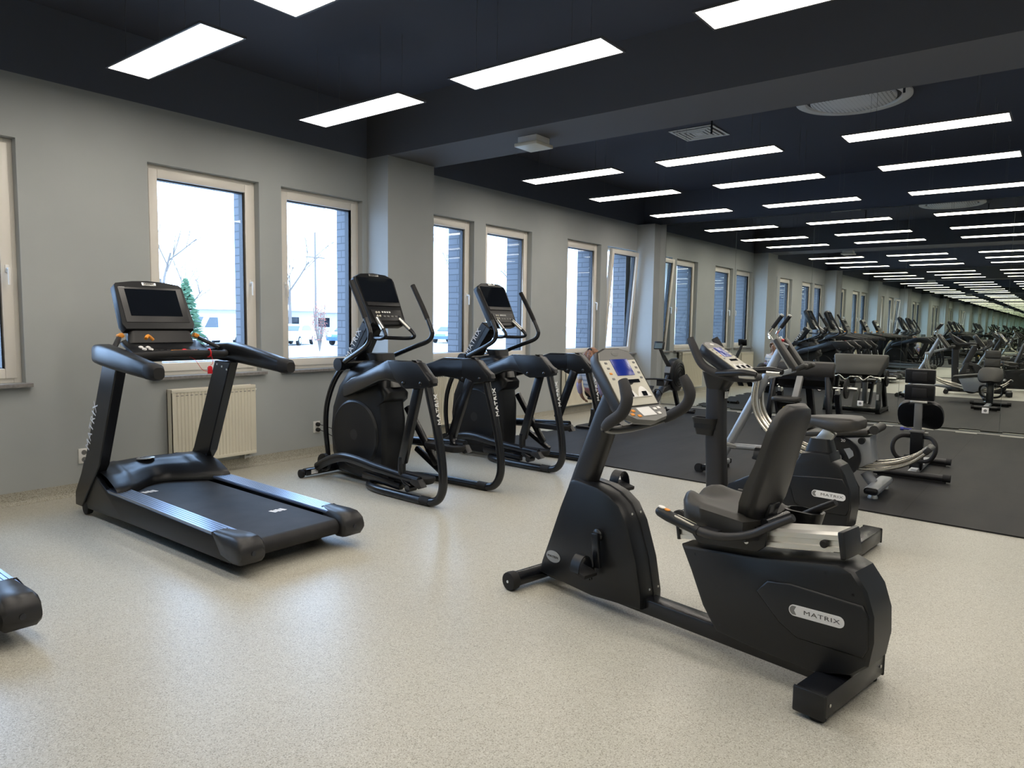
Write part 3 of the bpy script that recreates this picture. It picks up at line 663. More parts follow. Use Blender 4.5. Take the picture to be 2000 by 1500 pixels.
    # rear side frames
    for sx in (-1, 1):
        # upper arm: box girder from the shroud to the rear joint
        b = MB(); secs = []
        for (yy, zz, hh, ww, xc) in ((1.48, 0.84, 0.060, 0.03, 0.15), (1.30, 0.90, 0.075, 0.038, 0.20), (1.00, 0.985, 0.070, 0.042, 0.27), (0.78, 1.055, 0.072, 0.044, 0.32), (0.66, 1.085, 0.085, 0.046, 0.34), (0.45, 1.075, 0.098, 0.046, 0.355), (0.30, 1.07, 0.105, 0.044, 0.36)):
            q = rrect(ww*2, hh*2, min(ww, hh)*0.45, 2); secs.append([(sx*xc+u, yy, zz+v) for u, v in q])
        b.loft(secs); arm = b.build('rear_arm', M_blk_metal, t, angle=50)
        b = MB(); b.prism([(0.62, 1.16), (0.34, 1.175), (0.26, 1.16), (0.125, 1.03), (0.125, 0.985), (0.20, 0.965), (0.40, 0.945), (0.46, 0.965), (0.54, 1.03)], sx*0.36-0.05, sx*0.36+0.05, 'x', 0.012); b.build('joint_cover', M_blk, arm, angle=40)
        b = MB(); b.prism([(0.30, 1.178), (0.335, 1.18), (0.11, 1.045), (0.10, 1.01), (0.13, 1.005)], sx*0.36-0.03, sx*0.36+0.03, 'x', 0.004); b.build('joint_cap', M_dgrey_pl, arm)
        for (yy, zz) in ((0.42, 0.99), (0.22, 1.0)):
            b = MB(); b.lathe([(0.016, 0.0), (0.016, sx*0.006), (0.010, sx*0.010)], (sx*0.41, yy, zz), 'x', 14)
            b.lathe([(0.016, 0.0), (0.016, -sx*0.006), (0.010, -sx*0.010)], (sx*0.31, yy, zz), 'x', 14); b.build('bolt', M_blk_gloss, arm)
        # rear hoop: flat tube down, round the corner, forward along the floor
        b = MB(); pts = [(sx*0.36, 0.20, 1.05), (sx*0.363, 0.16, 0.90), (sx*0.365, 0.09, 0.68), (sx*0.366, 0.035, 0.45), (sx*0.366, 0.01, 0.26), (sx*0.362, 0.02, 0.15), (sx*0.36, 0.07, 0.07), (sx*0.36, 0.16, 0.038), (sx*0.36, 0.35, 0.034), (sx*0.35, 0.60, 0.034), (sx*0.33, 0.85, 0.034), (sx*0.26, 1.02, 0.034), (sx*0.10, 1.10, 0.04), (sx*0.0, 1.11, 0.05)]
        b.tube(pts, [0.036]*6+[0.034]*8, 14, smooth_pts=5); hoop = b.build('rear_frame', M_blk_metal, t)
        b = MB(); b.tube([(sx*0.36, 0.16, 0.038), (sx*0.36, 0.26, 0.038)], 0.0375, 16); b.build('frame_sleeve', M_rubber, hoop)
        if sx: 
            dd = Vector((0, 0.085, 0.30)).normalized()
            text_mesh('brand_lettering', 'MATRIX', 0.05, frame((sx*0.364, 0.075, 0.80), (0, 0.21, 0.97), (-1, 0, 0)), M_letter, hoop, 1.3, 0.004, 1.1)
    # pendulum links and pedal arms: left down at the back, right raised
    for sx, (py, pz, dz) in ((-1, (0.50, 0.13, 0.0)), (1, (0.40, 0.43, 0.13))):
        xu = sx*0.345
        b = MB()
        if sx < 0: b.beam((xu+0.03, 0.33, 0.99), (-0.285, 0.56, 0.30), 0.052, 0.085, (1, 0, 0), 0.012); b.tube([(-0.285, 0.565, 0.34), (-0.285, 0.57, 0.22), (-0.285, 0.53, 0.14), (-0.285, 0.46, 0.10)], [0.036, 0.034, 0.030, 0.028], 12, smooth_pts=4)
        else: b.beam((xu-0.03, 0.33, 0.99), (0.285, 0.52, 0.46), 0.052, 0.085, (1, 0, 0), 0.012); b.tube([(0.285, 0.515, 0.48), (0.285, 0.50, 0.42), (0.285, 0.42, 0.385)], [0.036, 0.034, 0.028], 12, smooth_pts=4)
        b.build('pendulum_link', M_blk_metal, t)
        b = MB()
        if sx < 0: pts = [(-0.285, 1.74, 0.10), (-0.285, 1.60, 0.17), (-0.285, 1.40, 0.235), (-0.285, 1.20, 0.24), (-0.285, 0.90, 0.205), (-0.285, 0.60, 0.18), (-0.285, 0.36, 0.165)]
        else: pts = [(0.285, 1.62, 0.33), (0.285, 1.45, 0.345), (0.285, 1.25, 0.355), (0.285, 1.0, 0.365), (0.285, 0.70, 0.38), (0.285, 0.36, 0.40)]
        b.tube(pts, 0.034, 12, smooth_pts=4, up=(1, 0, 0), flat=1.25); pa = b.build('pedal_arm', M_blk_metal, t)
        z0 = 0.165 if sx < 0 else 0.385
        b = MB(); b.loft([[(sx*0.19+u*0.9, 0.52+v*0.95, z0-0.035) for u, v in rrect(0.15, 0.42, 0.06, 5)], [(sx*0.19+u, 0.52+v, z0) for u, v in rrect(0.16, 0.44, 0.065, 5)], [(sx*0.19+u*0.96, 0.52+v*0.98, z0+0.018) for u, v in rrect(0.16, 0.44, 0.065, 5)], [(sx*0.19+u*0.9, 0.52+v*0.95, z0+0.006) for u, v in rrect(0.16, 0.44, 0.065, 5)]])
        b.build('foot_pedal', M_rubber, pa, angle=50)
        b = MB(); b.prism([(0.42, z0+0.02), (0.34, z0+0.015), (0.30, z0-0.045), (0.34, z0-0.06), (0.44, z0-0.02)], sx*0.285-0.035, sx*0.285+0.035, 'x', 0.006); b.build('arm_end_cap', M_dgrey_pl, pa)
        MB().cyl((sx*0.32, 0.47, pz-0.04), (sx*0.23, 0.47, pz-0.04), 0.03, 16).build('link_joint', M_blk_gloss, pa)
        # lower guide strut from the shroud to the arm
        b = MB()
        if sx > 0: b.beam((0.20, 1.02, 0.70), (0.285, 0.70, 0.17), 0.05, 0.06, (1, 0, 0), 0.01); b.beam((0.285, 0.98, 0.30), (0.285, 0.62, 0.10), 0.05, 0.05, (1, 0, 0), 0.01)
        else: b.beam((-0.21, 1.15, 0.10), (-0.285, 0.58, 0.085), 0.05, 0.06, (1, 0, 0), 0.01)
        b.build('guide_strut', M_blk_metal, t)
    # crank ends low at the front
    for sx in (-1, 1):
        MB().lathe([(0.05, -0.02), (0.085, -0.016), (0.085, 0.016), (0.05, 0.02)], (sx*0.235, 1.70, 0.14 if sx < 0 else 0.33), 'x', 24).build('crank_joint', M_blk_metal, t)
    return t
el = make_elliptical('black elliptical trainer beside the treadmill, in front of the wall column')
el.location = (4.42, 3.85, 0)
el2 = copy_tree(el); el2.location = (6.14, 3.87, 0)
el2['label'] = 'black elliptical trainer farther from the treadmill, its rear frame reaching the rubber floor'

# ------------------------------------------------------------------ exercise bikes (local: x right, y forward, z up)
def bike_console(t, T, w_, h_, thumb, name='console'):
    """console with a pale face: lcd, slot, two or three key groups; T maps (x, out of face = -y, z up)"""
    o1 = [(-w_*0.50, -h_*0.5), (w_*0.50, -h_*0.5), (w_*0.49, h_*0.30), (w_*0.40, h_*0.44), (w_*0.2, h_*0.5), (-w_*0.2, h_*0.5), (-w_*0.40, h_*0.44), (-w_*0.49, h_*0.30)]
    b = MB(); b.loft([[(x*0.75, 0.085, z*0.8) for x, z in o1], [(x*0.98, 0.05, z) for x, z in o1], [(x*1.04, 0.015, z*1.02) for x, z in o1], [(x*1.02, -0.004, z*1.01) for x, z in o1]])
    con = b.xf(T).build(name, M_dgrey_pl, t, angle=50)
    f = MB().prism([(x*0.93, z*0.965) for x, z in o1], -0.010, -0.002, 'y', 0.003).xf(T).build('face_plate', M_beige_pl, con)
    g = MB().prism([(x*0.93, z*0.965) for x, z in ((w_*0.49, h_*0.30), (w_*0.40, h_*0.44), (w_*0.2, h_*0.5), (-w_*0.2, h_*0.5), (-w_*0.40, h_*0.44), (-w_*0.49, h_*0.30))], -0.0115, -0.009, 'y').xf(T).build('face_top', M_grey_pl, con)
    MB().bx(-w_*0.20, w_*0.24, -0.0135, -0.009, h_*0.02, h_*0.30, 0.001).xf(T).build('display', M_lcd, con)
    MB().bx(-w_*0.16, w_*0.28, -0.0125, -0.009, -h_*0.11, -h_*0.055).xf(T).build('message_slot', M_screen, con)
    b = MB(); b.lathe([(0.020, 0), (0.020, -0.002), (0.0005, -0.003)], (0, 0, 0), 'y', 24); b.xf(T @ Matrix.Translation((0, -0.0112, h_*0.40)) @ Matrix.Diagonal((1.3, 1, 0.7, 1))); b.build('logo_badge', M_steel, con)
    for k in range(4):
        for sx in (-1, 1):
            MB().bx(sx*w_*0.36-0.010+w_*0.02, sx*w_*0.36+0.010+w_*0.02, -0.0125, -0.009, h_*(0.24-k*0.09)-0.006, h_*(0.24-k*0.09)+0.006, 0.002).xf(T).build('key', M_orange if (k == 2 and sx < 0) else M_grey_pl, con)
    for kx in ((-0.14, 0.22) if thumb == 2 else (-0.28, 0.02, 0.32)):
        b = MB(); b.prism([(kx*w_-0.055+0.11*i/10, -h_*0.36+math.sin(PI*i/10)*0.062) for i in range(11)], -0.016, -0.009, 'y', 0.002)
        k_ = b.xf(T).build('key_island', M_white, con)
        MB().bx(kx*w_-0.018, kx*w_+0.018, -0.019, -0.015, -h_*0.35, -h_*0.275).xf(T).build('key_window', M_screen, k_)
    return con
def pedal(t, u, v, z, sgn, tiltx=0.0):
    b = MB(); b.box((0, 0, 0), (0.10, 0.11, 0.022), (tiltx, 0, 0), 0.005); b.box((sgn*-0.06, 0, 0), (0.03, 0.02, 0.02), (0, 0, 0))
    p = b.xf(Matrix.Translation((u, v, z))).build('pedal', M_rubber, t)
    b = MB(); pts = [(0.055*math.cos(a), 0.02, 0.085*math.sin(a)+0.0) for a in [PI*k/10 for k in range(11)]]
    n = len(pts)
    b.loft([[(x*1.0, 0.045, z_), (x*1.0, -0.015, z_), (x*0.93, -0.015, z_*0.95), (x*0.93, 0.045, z_*0.95)] for x, y, z_ in pts])
    for q in range(3): b.bx(0.050, 0.058, -0.012, 0.042, -0.055+q*0.016, -0.045+q*0.016)
    b.bx(0.048, 0.056, 0.0, 0.03, -0.06, 0.0)
    b.xf(Matrix.Translation((u, v, z))).build('pedal_strap', M_blk, p)
    return p
def logo_capsule(t, p, x, y, ww, hh, txt='MATRIX'):
    F = frame(p, x, y)
    b = MB(); b.prism(rrect(ww, hh, hh*0.48, 6), -0.001, 0.002, 'z'); o = b.xf(F).build('logo_plate', M_letter, t)
    b = MB(); b.prism([(ww*-0.5+hh*0.5+math.cos(a)*hh*0.42, math.sin(a)*hh*0.42) for a in [rad(110+140*k/8) for k in range(9)]]+[(-ww*0.36, -hh*0.38), (-ww*0.40, 0), (-ww*0.36, hh*0.38)], 0.0, 0.0025, 'z'); b.xf(F).build('logo_swoosh', M_grey_pl, o, smooth=False)
    text_mesh('logo_lettering', txt, hh*0.52, F @ Matrix.Translation((ww*0.10, 0, 0.0024)), M_letter_d, o, 1.6, 0.0004, 1.1)
    return o
def make_recumbent():
    t = empty('recumbent_bike', (3.03, 0.63, 0), rad(-10), 'black recumbent exercise bike with padded backrest, nearest the camera', 'exercise bike')
    # base
    b = MB(); b.beam((-0.275, 0.02, 0.068), (0.285, 0.02, 0.068), 0.10, 0.125, (0, 0, 1), 0.014); st = b.build('rear_stabiliser', M_blk_metal, t)
    for sx in (-1, 1):
        MB().beam((sx*0.27, 0.02, 0.068), (sx*0.285, 0.02, 0.068), 0.104, 0.130, (0, 0, 1), 0.008).build('end_cap', M_blk, st)
        MB().lathe([(0.03, 0.0), (0.03, 0.02), (0.02, 0.022)], (sx*0.24, 0, 0), 'z', 16).build('levelling_foot', M_rubber, st)
        MB().lathe([(0.007, 0), (0.007, -0.002)], (sx*0.24, -0.0435, 0.07), 'y', 10).build('bolt', M_steel, st)
    b = MB(); b.cyl((-0.24, 1.74, 0.055), (0.24, 1.74, 0.055), 0.042, 20); fs = b.build('front_stabiliser', M_blk_metal, t)
    for sx in (-1, 1):
        MB().lathe([(0.025, -sx*0.035), (0.050, -sx*0.030), (0.053, 0), (0.050, sx*0.02), (0.03, sx*0.022)], (sx*0.27, 1.74, 0.053), 'x', 24).build('transport_wheel', M_rubber, fs)
        MB().lathe([(0.008, 0), (0.008, sx*0.004)], (sx*0.292, 1.74, 0.053), 'x', 12).build('bolt', M_steel, fs)
    b = MB(); b.bx(-0.05, 0.05, -0.02, 1.72, 0.045, 0.125, 0.01); b.build('base_beam', M_blk_metal, t)
    # front shroud in two halves with a raised seam
    prof = [(1.70, 0.075), (1.685, 0.14), (1.62, 0.30), (1.545, 0.49), (1.475, 0.645), (1.44, 0.66), (1.28, 0.645), (1.20, 0.62), (1.13, 0.575), (1.075, 0.49), (1.01, 0.31), (0.975, 0.14), (0.975, 0.075), (1.3, 0.05)]
    cc = (1.33, 0.32)
    def shell(u, k): return [(u, cc[0]+(y-cc[0])*k, cc[1]+(z-cc[1])*k) for y, z in prof]
    b = MB(); b.loft([shell(-0.090, 0.95), shell(-0.085, 0.985), shell(-0.070, 1.0), shell(-0.022, 1.0), shell(-0.020, 0.985), shell(0.020, 0.985), shell(0.022, 1.0), shell(0.070, 1.0), shell(0.085, 0.985), shell(0.090, 0.95)])
    fsd = b.build('front_shroud', M_blk, t, angle=30)
    b = MB()
    for u in (-0.035, 0.035):
        for (v, z) in ((1.085, 0.535), (0.962, 0.175)): b.lathe([(0.006, 0), (0.006, -0.003)], (u, v, z), 'y', 8)
    b.build('bolt', M_steel, fsd)
    b = MB(); b.lathe([(0.052, 0), (0.054, -0.003), (0.0005, -0.005)], (0, 0, 0), 'x', 32); b.xf(Matrix.Translation((-0.090, 1.585, 0.195)) @ Matrix.Diagonal((1, 1.0, 0.62, 1))); bd = b.build('badge', M_grey_pl if False else M_silver, fsd)
    text_mesh('badge_lettering', 'MATRIX', 0.018, frame((-0.0955, 1.585, 0.195), (0, -1, 0), (0, 0, 1)), M_letter_d, bd, 1.3)
    # cranks and pedals
    for sx, (v, z) in ((-1, (1.225, 0.235)), (1, (1.33, 0.56))):
        b = MB(); b.lathe([(0.032, 0), (0.032, sx*0.02), (0.02, sx*0.028)], (sx*0.09, 1.25, 0.40), 'x', 24); b.beam((sx*0.125, 1.25, 0.415), (sx*0.13, v, z), 0.022, 0.045, (1, 0, 0), 0.006); cr = b.build('crank', M_blk_metal, t)
        pedal(cr, sx*0.20, v+(0.035 if sx < 0 else 0.02), z-0.01+(0.05 if sx > 0 else 0), sx, 0.2)
    # console mast
    b = MB(); b.loft([[(u, 1.46+v*1.0, 0.60) for u, v in rrect(0.11, 0.16, 0.045, 4)], [(u, 1.29+v, 1.02) for u, v in rrect(0.105, 0.15, 0.045, 4)], [(u*0.95, 1.21+v*0.95, 1.20) for u, v in rrect(0.10, 0.14, 0.045, 4)]])
    ms = b.build('console_mast', M_dgrey_pl, t, angle=60)
    MB().box((0.045, 1.225, 1.0), (0.03, 0.004, 0.05), (-0.35, 0, 0.6)).build('rating_label', M_letter, ms, smooth=False)
    T = Matrix.Translation((0, 1.185, 1.225)) @ Matrix.Rotation(rad(-36), 4, 'X')
    con = bike_console(t, T, 0.31, 0.35, 2)
    b = MB(); out = [(-0.155, 0.0), (0.155, 0.0), (0.165, -0.05), (0.12, -0.10), (0.0, -0.125), (-0.12, -0.10), (-0.165, -0.05)]
    Tl = T @ Matrix.Translation((0, 0.0, -0.165)) @ Matrix.Rotation(rad(-22), 4, 'X')
    b.loft([[(x*0.9, 0.04, z*0.9) for x, z in out], [(x*1.03, 0.02, z*1.03) for x, z in out], [(x, 0, z) for x, z in out]]); lp = b.xf(Tl).build('control_shelf', M_grey_pl, con, angle=50)
    MB().bx(-0.05, 0.055, -0.003, 0.0, -0.085, -0.02, 0.001).xf(Tl).build('number_pad', M_letter, lp)
    for kx, kz in ((-0.125, -0.035), (-0.09, -0.04), (-0.12, -0.065), (-0.08, -0.08), (0.085, -0.04), (0.12, -0.035), (0.085, -0.075)):
        MB().bx(kx-0.012, kx+0.012, -0.004, 0.0, kz-0.009, kz+0.009, 0.002).xf(Tl).build('key', M_orange if kx < 0 else M_white, lp)
    # front handlebar: one bent tube below the console with upright grips
    b = MB(); pts = [(-0.245, 0.99, 1.215), (-0.255, 0.96, 1.15), (-0.258, 0.985, 1.085), (-0.252, 1.07, 1.025), (-0.20, 1.14, 0.985), (-0.10, 1.17, 0.965), (0, 1.18, 0.96), (0.10, 1.17, 0.965), (0.20, 1.14, 0.985), (0.252, 1.07, 1.025), (0.258, 0.985, 1.085), (0.255, 0.96, 1.15), (0.245, 0.99, 1.215)]
    b.tube(pts, 0.022, 12, smooth_pts=6); b.beam((0, 1.26, 1.00), (0, 1.17, 0.965), 0.06, 0.03, (1, 0, 0)); hb = b.build('handlebar', M_blk_metal, t)
    for sx in (-1, 1):
        MB().tube([(sx*0.243, 1.00, 1.235), (sx*0.25, 0.975, 1.19), (sx*0.257, 0.962, 1.14), (sx*0.258, 0.988, 1.08), (sx*0.254, 1.06, 1.03), (sx*0.235, 1.105, 1.00)], [0.024, 0.029, 0.0295, 0.0295, 0.029, 0.024], 14, smooth_pts=5).build('foam_grip', M_grip, hb)
    # rear shroud
    prof = [(0.745, 0.475), (0.36, 0.515), (0.01, 0.575), (-0.045, 0.555), (-0.095, 0.49), (-0.125, 0.40), (-0.13, 0.30), (-0.115, 0.20), (-0.06, 0.145), (0.09, 0.10), (0.35, 0.105), (0.545, 0.12), (0.62, 0.22), (0.69, 0.37)]
    cc = (0.28, 0.33)
    b = MB(); b.loft([shell(-0.105, 0.93), shell(-0.100, 0.975), shell(-0.085, 1.0), shell(0.085, 1.0), shell(0.100, 0.975), shell(0.105, 0.93)])
    rs = b.build('rear_shroud', M_blk, t, angle=30)
    for sx in (-1, 1):
        b = MB(); b.prism([(0.35, 0.37), (0.30, 0.43), (0.20, 0.445), (-0.09, 0.44), (-0.115, 0.40), (-0.122, 0.28), (-0.10, 0.235), (0.16, 0.225), (0.24, 0.265)], sx*0.098, sx*0.112, 'x', 0.009, 3)
        pn = b.build('raised_panel', M_blk, rs, angle=40)
        logo_capsule(pn, (sx*0.1135, 0.085, 0.345), (0, -1, 0.05) if sx < 0 else (0, 1, -0.05), (0, 0.05, 1), 0.225, 0.046)
    b = MB()
    for (v, z) in ((0.66, 0.45), (0.06, 0.53), (0.52, 0.16), (-0.05, 0.47)): b.lathe([(0.007, 0), (0.007, -0.0015)], (-0.1035, v, z), 'x', 8)
    b.build('screw_hole', M_gasket, rs)
    MB().bx(-0.06, 0.06, -0.05, 0.09, 0.118, 0.20, 0.01).build('rear_bracket', M_blk_metal, t)
    # sloping aluminium rail
    sl = 0.165
    Trl = Matrix.Translation((0, 0.77, 0.49)) @ Matrix.Rotation(math.atan(-sl), 4, 'X')
    L_ = 0.765
    b = MB()
    b.loft([[(u, -v, z) for u, z in ((-0.070, 0.0), (-0.070, 0.018), (-0.060, 0.022), (-0.060, 0.042), (-0.070, 0.046), (-0.070, 0.066), (-0.060, 0.078), (0.060, 0.078), (0.070, 0.066), (0.070, 0.046), (0.060, 0.042), (0.060, 0.022), (0.070, 0.018), (0.070, 0.0))] for v in (0.0, L_)])
    rl = b.xf(Trl).build('seat_rail', M_alu, t, smooth=False)
    MB().bx(-0.074, 0.074, -0.004, 0.012, -0.004, 0.080, 0.003).xf(Trl).build('rail_front_cap', M_blk, rl)
    MB().bx(-0.078, 0.078, -L_-0.018, -L_+0.008, -0.03, 0.082, 0.008).xf(Trl).build('rail_rear_cap', M_blk, rl)
    MB().lathe([(0.016, 0.0), (0.016, -0.012), (0.012, -0.016)], (-0.070, -0.70, 0.030), 'x', 16).xf(Trl).build('rail_stop', M_rubber, rl)
    # seat carriage: side plates
    for sx in (-1, 1):
        b = MB(); b.prism([(0.68, 0.60), (0.70, 0.575), (0.70, 0.555), (0.655, 0.505), (0.36, 0.535), (0.325, 0.565), (0.315, 0.655), (0.44, 0.625), (0.55, 0.61)], sx*0.082, sx*0.098, 'x', 0.004)
        pl = b.build('carriage_plate', M_blk, t)
        b = MB()
        for (v, z) in ((0.615, 0.562), (0.41, 0.568)): b.lathe([(0.004, 0), (0.010, 0), (0.010, sx*0.003), (0.004, sx*0.003)], (sx*0.098, v, z), 'x', 14)
        b.build('bolt', M_steel, pl)
        # side handle, tip forward and curving up to the rear
        b = MB(); b.tube([(sx*0.235, 0.73, 0.640), (sx*0.235, 0.60, 0.612), (sx*0.23, 0.50, 0.602), (sx*0.215, 0.42, 0.610), (sx*0.20, 0.33, 0.64), (sx*0.195, 0.25, 0.69), (sx*0.19, 0.16, 0.745)], [0.020, 0.021, 0.020, 0.018, 0.018, 0.017, 0.015], 12, smooth_pts=5)
        b.beam((sx*0.09, 0.52, 0.60), (sx*0.22, 0.52, 0.605), 0.03, 0.08, (0, 0, 1)); b.beam((sx*0.09, 0.38, 0.60), (sx*0.205, 0.38, 0.615), 0.03, 0.05, (0, 0, 1))
        sh = b.build('side_handle', M_dgrey_pl, t)
        b = MB(); b.tube([(sx*0.235, 0.785, 0.654), (sx*0.235, 0.77, 0.650), (sx*0.235, 0.72, 0.638), (sx*0.235, 0.66, 0.625), (sx*0.235, 0.56, 0.606)], [0.012, 0.023, 0.026, 0.024, 0.0225], 14, smooth_pts=4); gp = b.build('hand_grip', M_blk, sh)
        Tg = frame((sx*0.235, 0.755, 0.664), (0, -1, -0.22), (1, 0, 0))
        MB().prism([(0.018*math.cos(a)-0.004, 0.014*math.sin(a)) for a in [2*PI*k/16 for k in range(16)]], 0.004, 0.010, 'z', 0.001).xf(Tg).build('thumb_button', M_white, gp)
        MB().prism([(0.014*math.cos(a)+0.026, 0.012*math.sin(a)) for a in [2*PI*k/16 for k in range(16)]], 0.003, 0.010, 'z', 0.001).xf(Tg).build('thumb_button', M_orange, gp)
        b = MB(); b.prism(rrect(0.115, 0.032, 0.014, 4), 0.018, 0.026, 'z', 0.002)
        b.xf(frame((sx*0.235, 0.635, 0.616), (0, -1, -0.22), (1, 0, 0))).build('pulse_plate', M_beige_pl, gp)
    # contoured seat cushion
    def sm(a, c, x): x = max(0, min(1, (x-a)/(c-a))); return x*x*(3-2*x)
    b = MB(); NU, NV = 18, 16; top = []; bot = []
    for j in range(NV+1):
        rt, rb = [], []
        for i in range(NU+1):
            a = -1+2*i/NU; s_ = j/NV; hwid = 0.205*(1-0.10*s_)*(1-0.25*sm(0.85, 1, s_)); u = a*hwid
            v = 0.37+0.37*s_ - 0.03*(a*a)*sm(0.5, 1, s_) + 0.02*math.cos(a*PI)*0
            z = 0.682+0.03*s_+0.022*abs(a)**1.5*(1-0.4*s_)+0.030*math.cos(a*2*PI*0.9)*sm(0.55, 0.95, s_)*-0.6 + 0.012*sm(0.6, 1, s_)
            edge = sm(0.86, 1.0, abs(a)); ef = sm(0.90, 1.0, s_); eb = 1-sm(0, 0.1, s_)
            z -= 0.022*max(edge, ef, eb)
            rt.append(b.b.verts.new((u, v, z))); rb.append(b.b.verts.new((u*0.93, 0.38+0.33*s_, 0.60+0.02*s_)))
        top.append(rt); bot.append(rb)
    for j in range(NV):
        for i in range(NU):
            b.b.faces.new((top[j][i], top[j][i+1], top[j+1][i+1], top[j+1][i])); b.b.faces.new((bot[j][i+1], bot[j][i], bot[j+1][i], bot[j+1][i+1]))
    for i in range(NU):
        b.b.faces.new((top[0][i+1], top[0][i], bot[0][i], bot[0][i+1])); b.b.faces.new((top[NV][i], top[NV][i+1], bot[NV][i+1], bot[NV][i]))
    for j in range(NV):
        b.b.faces.new((top[j][0], top[j+1][0], bot[j+1][0], bot[j][0])); b.b.faces.new((top[j+1][NU], top[j][NU], bot[j][NU], bot[j+1][NU]))
    b.build('seat_cushion', M_vinyl, t, angle=60)
    MB().bx(-0.10, 0.10, 0.36, 0.62, 0.575, 0.64, 0.008).build('seat_bracket', M_blk_metal, t)
    # backrest: padded front with a rolled side, shell behind
    spine = [(0.425, 0.650, 0.045, 0.110), (0.440, 0.69, 0.065, 0.140), (0.425, 0.75, 0.078, 0.160), (0.400, 0.83, 0.074, 0.162), (0.370, 0.91, 0.064, 0.150), (0.345, 0.99, 0.060, 0.145), (0.325, 1.06, 0.062, 0.142), (0.305, 1.12, 0.062, 0.130), (0.290, 1.155, 0.052, 0.105), (0.278, 1.175, 0.032, 0.07)]
    def cush(front, back, kk):
        secs = []
        for (v, z, th, hw) in spine:
            f0 = v-th*(1-front); r0 = v-th*back; sec = []
            N = 10
            for k in range(N+1):
                a = -1+2*k/N; e = abs(a)**4
                sec.append((a*hw*kk, f0-0.018*e+0.012*(a*a), z))
            for k in range(N+1):
                a = 1-2*k/N
                sec.append((a*hw*kk*0.97, r0-0.0*(1-a*a)+0.014*abs(a)**3*0, z-0.012*0))
            secs.append(sec)
        return secs
    b = MB(); b.loft(cush(1.0, 0.55, 1.0)); bk = b.build('backrest_cushion', M_vinyl, t, angle=70)
    b = MB(); secs = []
    for (v, z, th, hw) in spine:
        sec = []
        for k in range(11):
            a = -1+2*k/10; sec.append((a*hw*0.985, v-th*0.56, z))
        for k in range(11):
            a = 1-2*k/10; sec.append((a*hw*0.97, v-th*0.72-0.030*(1-a*a)**0.7*min(1, th/0.06), z-0.006))
        secs.append(sec)
    b.loft(secs); b.build('backrest_shell', M_dgrey_pl, bk, angle=70)
    b = MB(); b.beam((0, 0.38, 0.60), (0, 0.35, 0.74), 0.08, 0.035, (1, 0, 0), 0.006); b.cyl((-0.10, 0.33, 0.67), (0.10, 0.33, 0.67), 0.018, 12); b.build('backrest_post', M_blk_metal, t)
    # bottle holder behind the seat on the right
    b = MB(); q0, q1 = rrect(0.11, 0.17, 0.045, 5), rrect(0.09, 0.14, 0.035, 5)
    b.loft([[(0.20+u*0.85, 0.30+v*0.85, 0.575) for u, v in q1], [(0.20+u, 0.30+v, 0.68) for u, v in q0], [(0.20+u*0.82, 0.30+v*0.86, 0.682) for u, v in q0], [(0.20+u*0.78, 0.30+v*0.82, 0.60) for u, v in q0]], close_ends=True)
    b.beam((0.08, 0.34, 0.60), (0.16, 0.32, 0.62), 0.03, 0.02, (0, 0, 1)); b.build('bottle_holder', M_blk, t, angle=50)
    return t
make_recumbent()

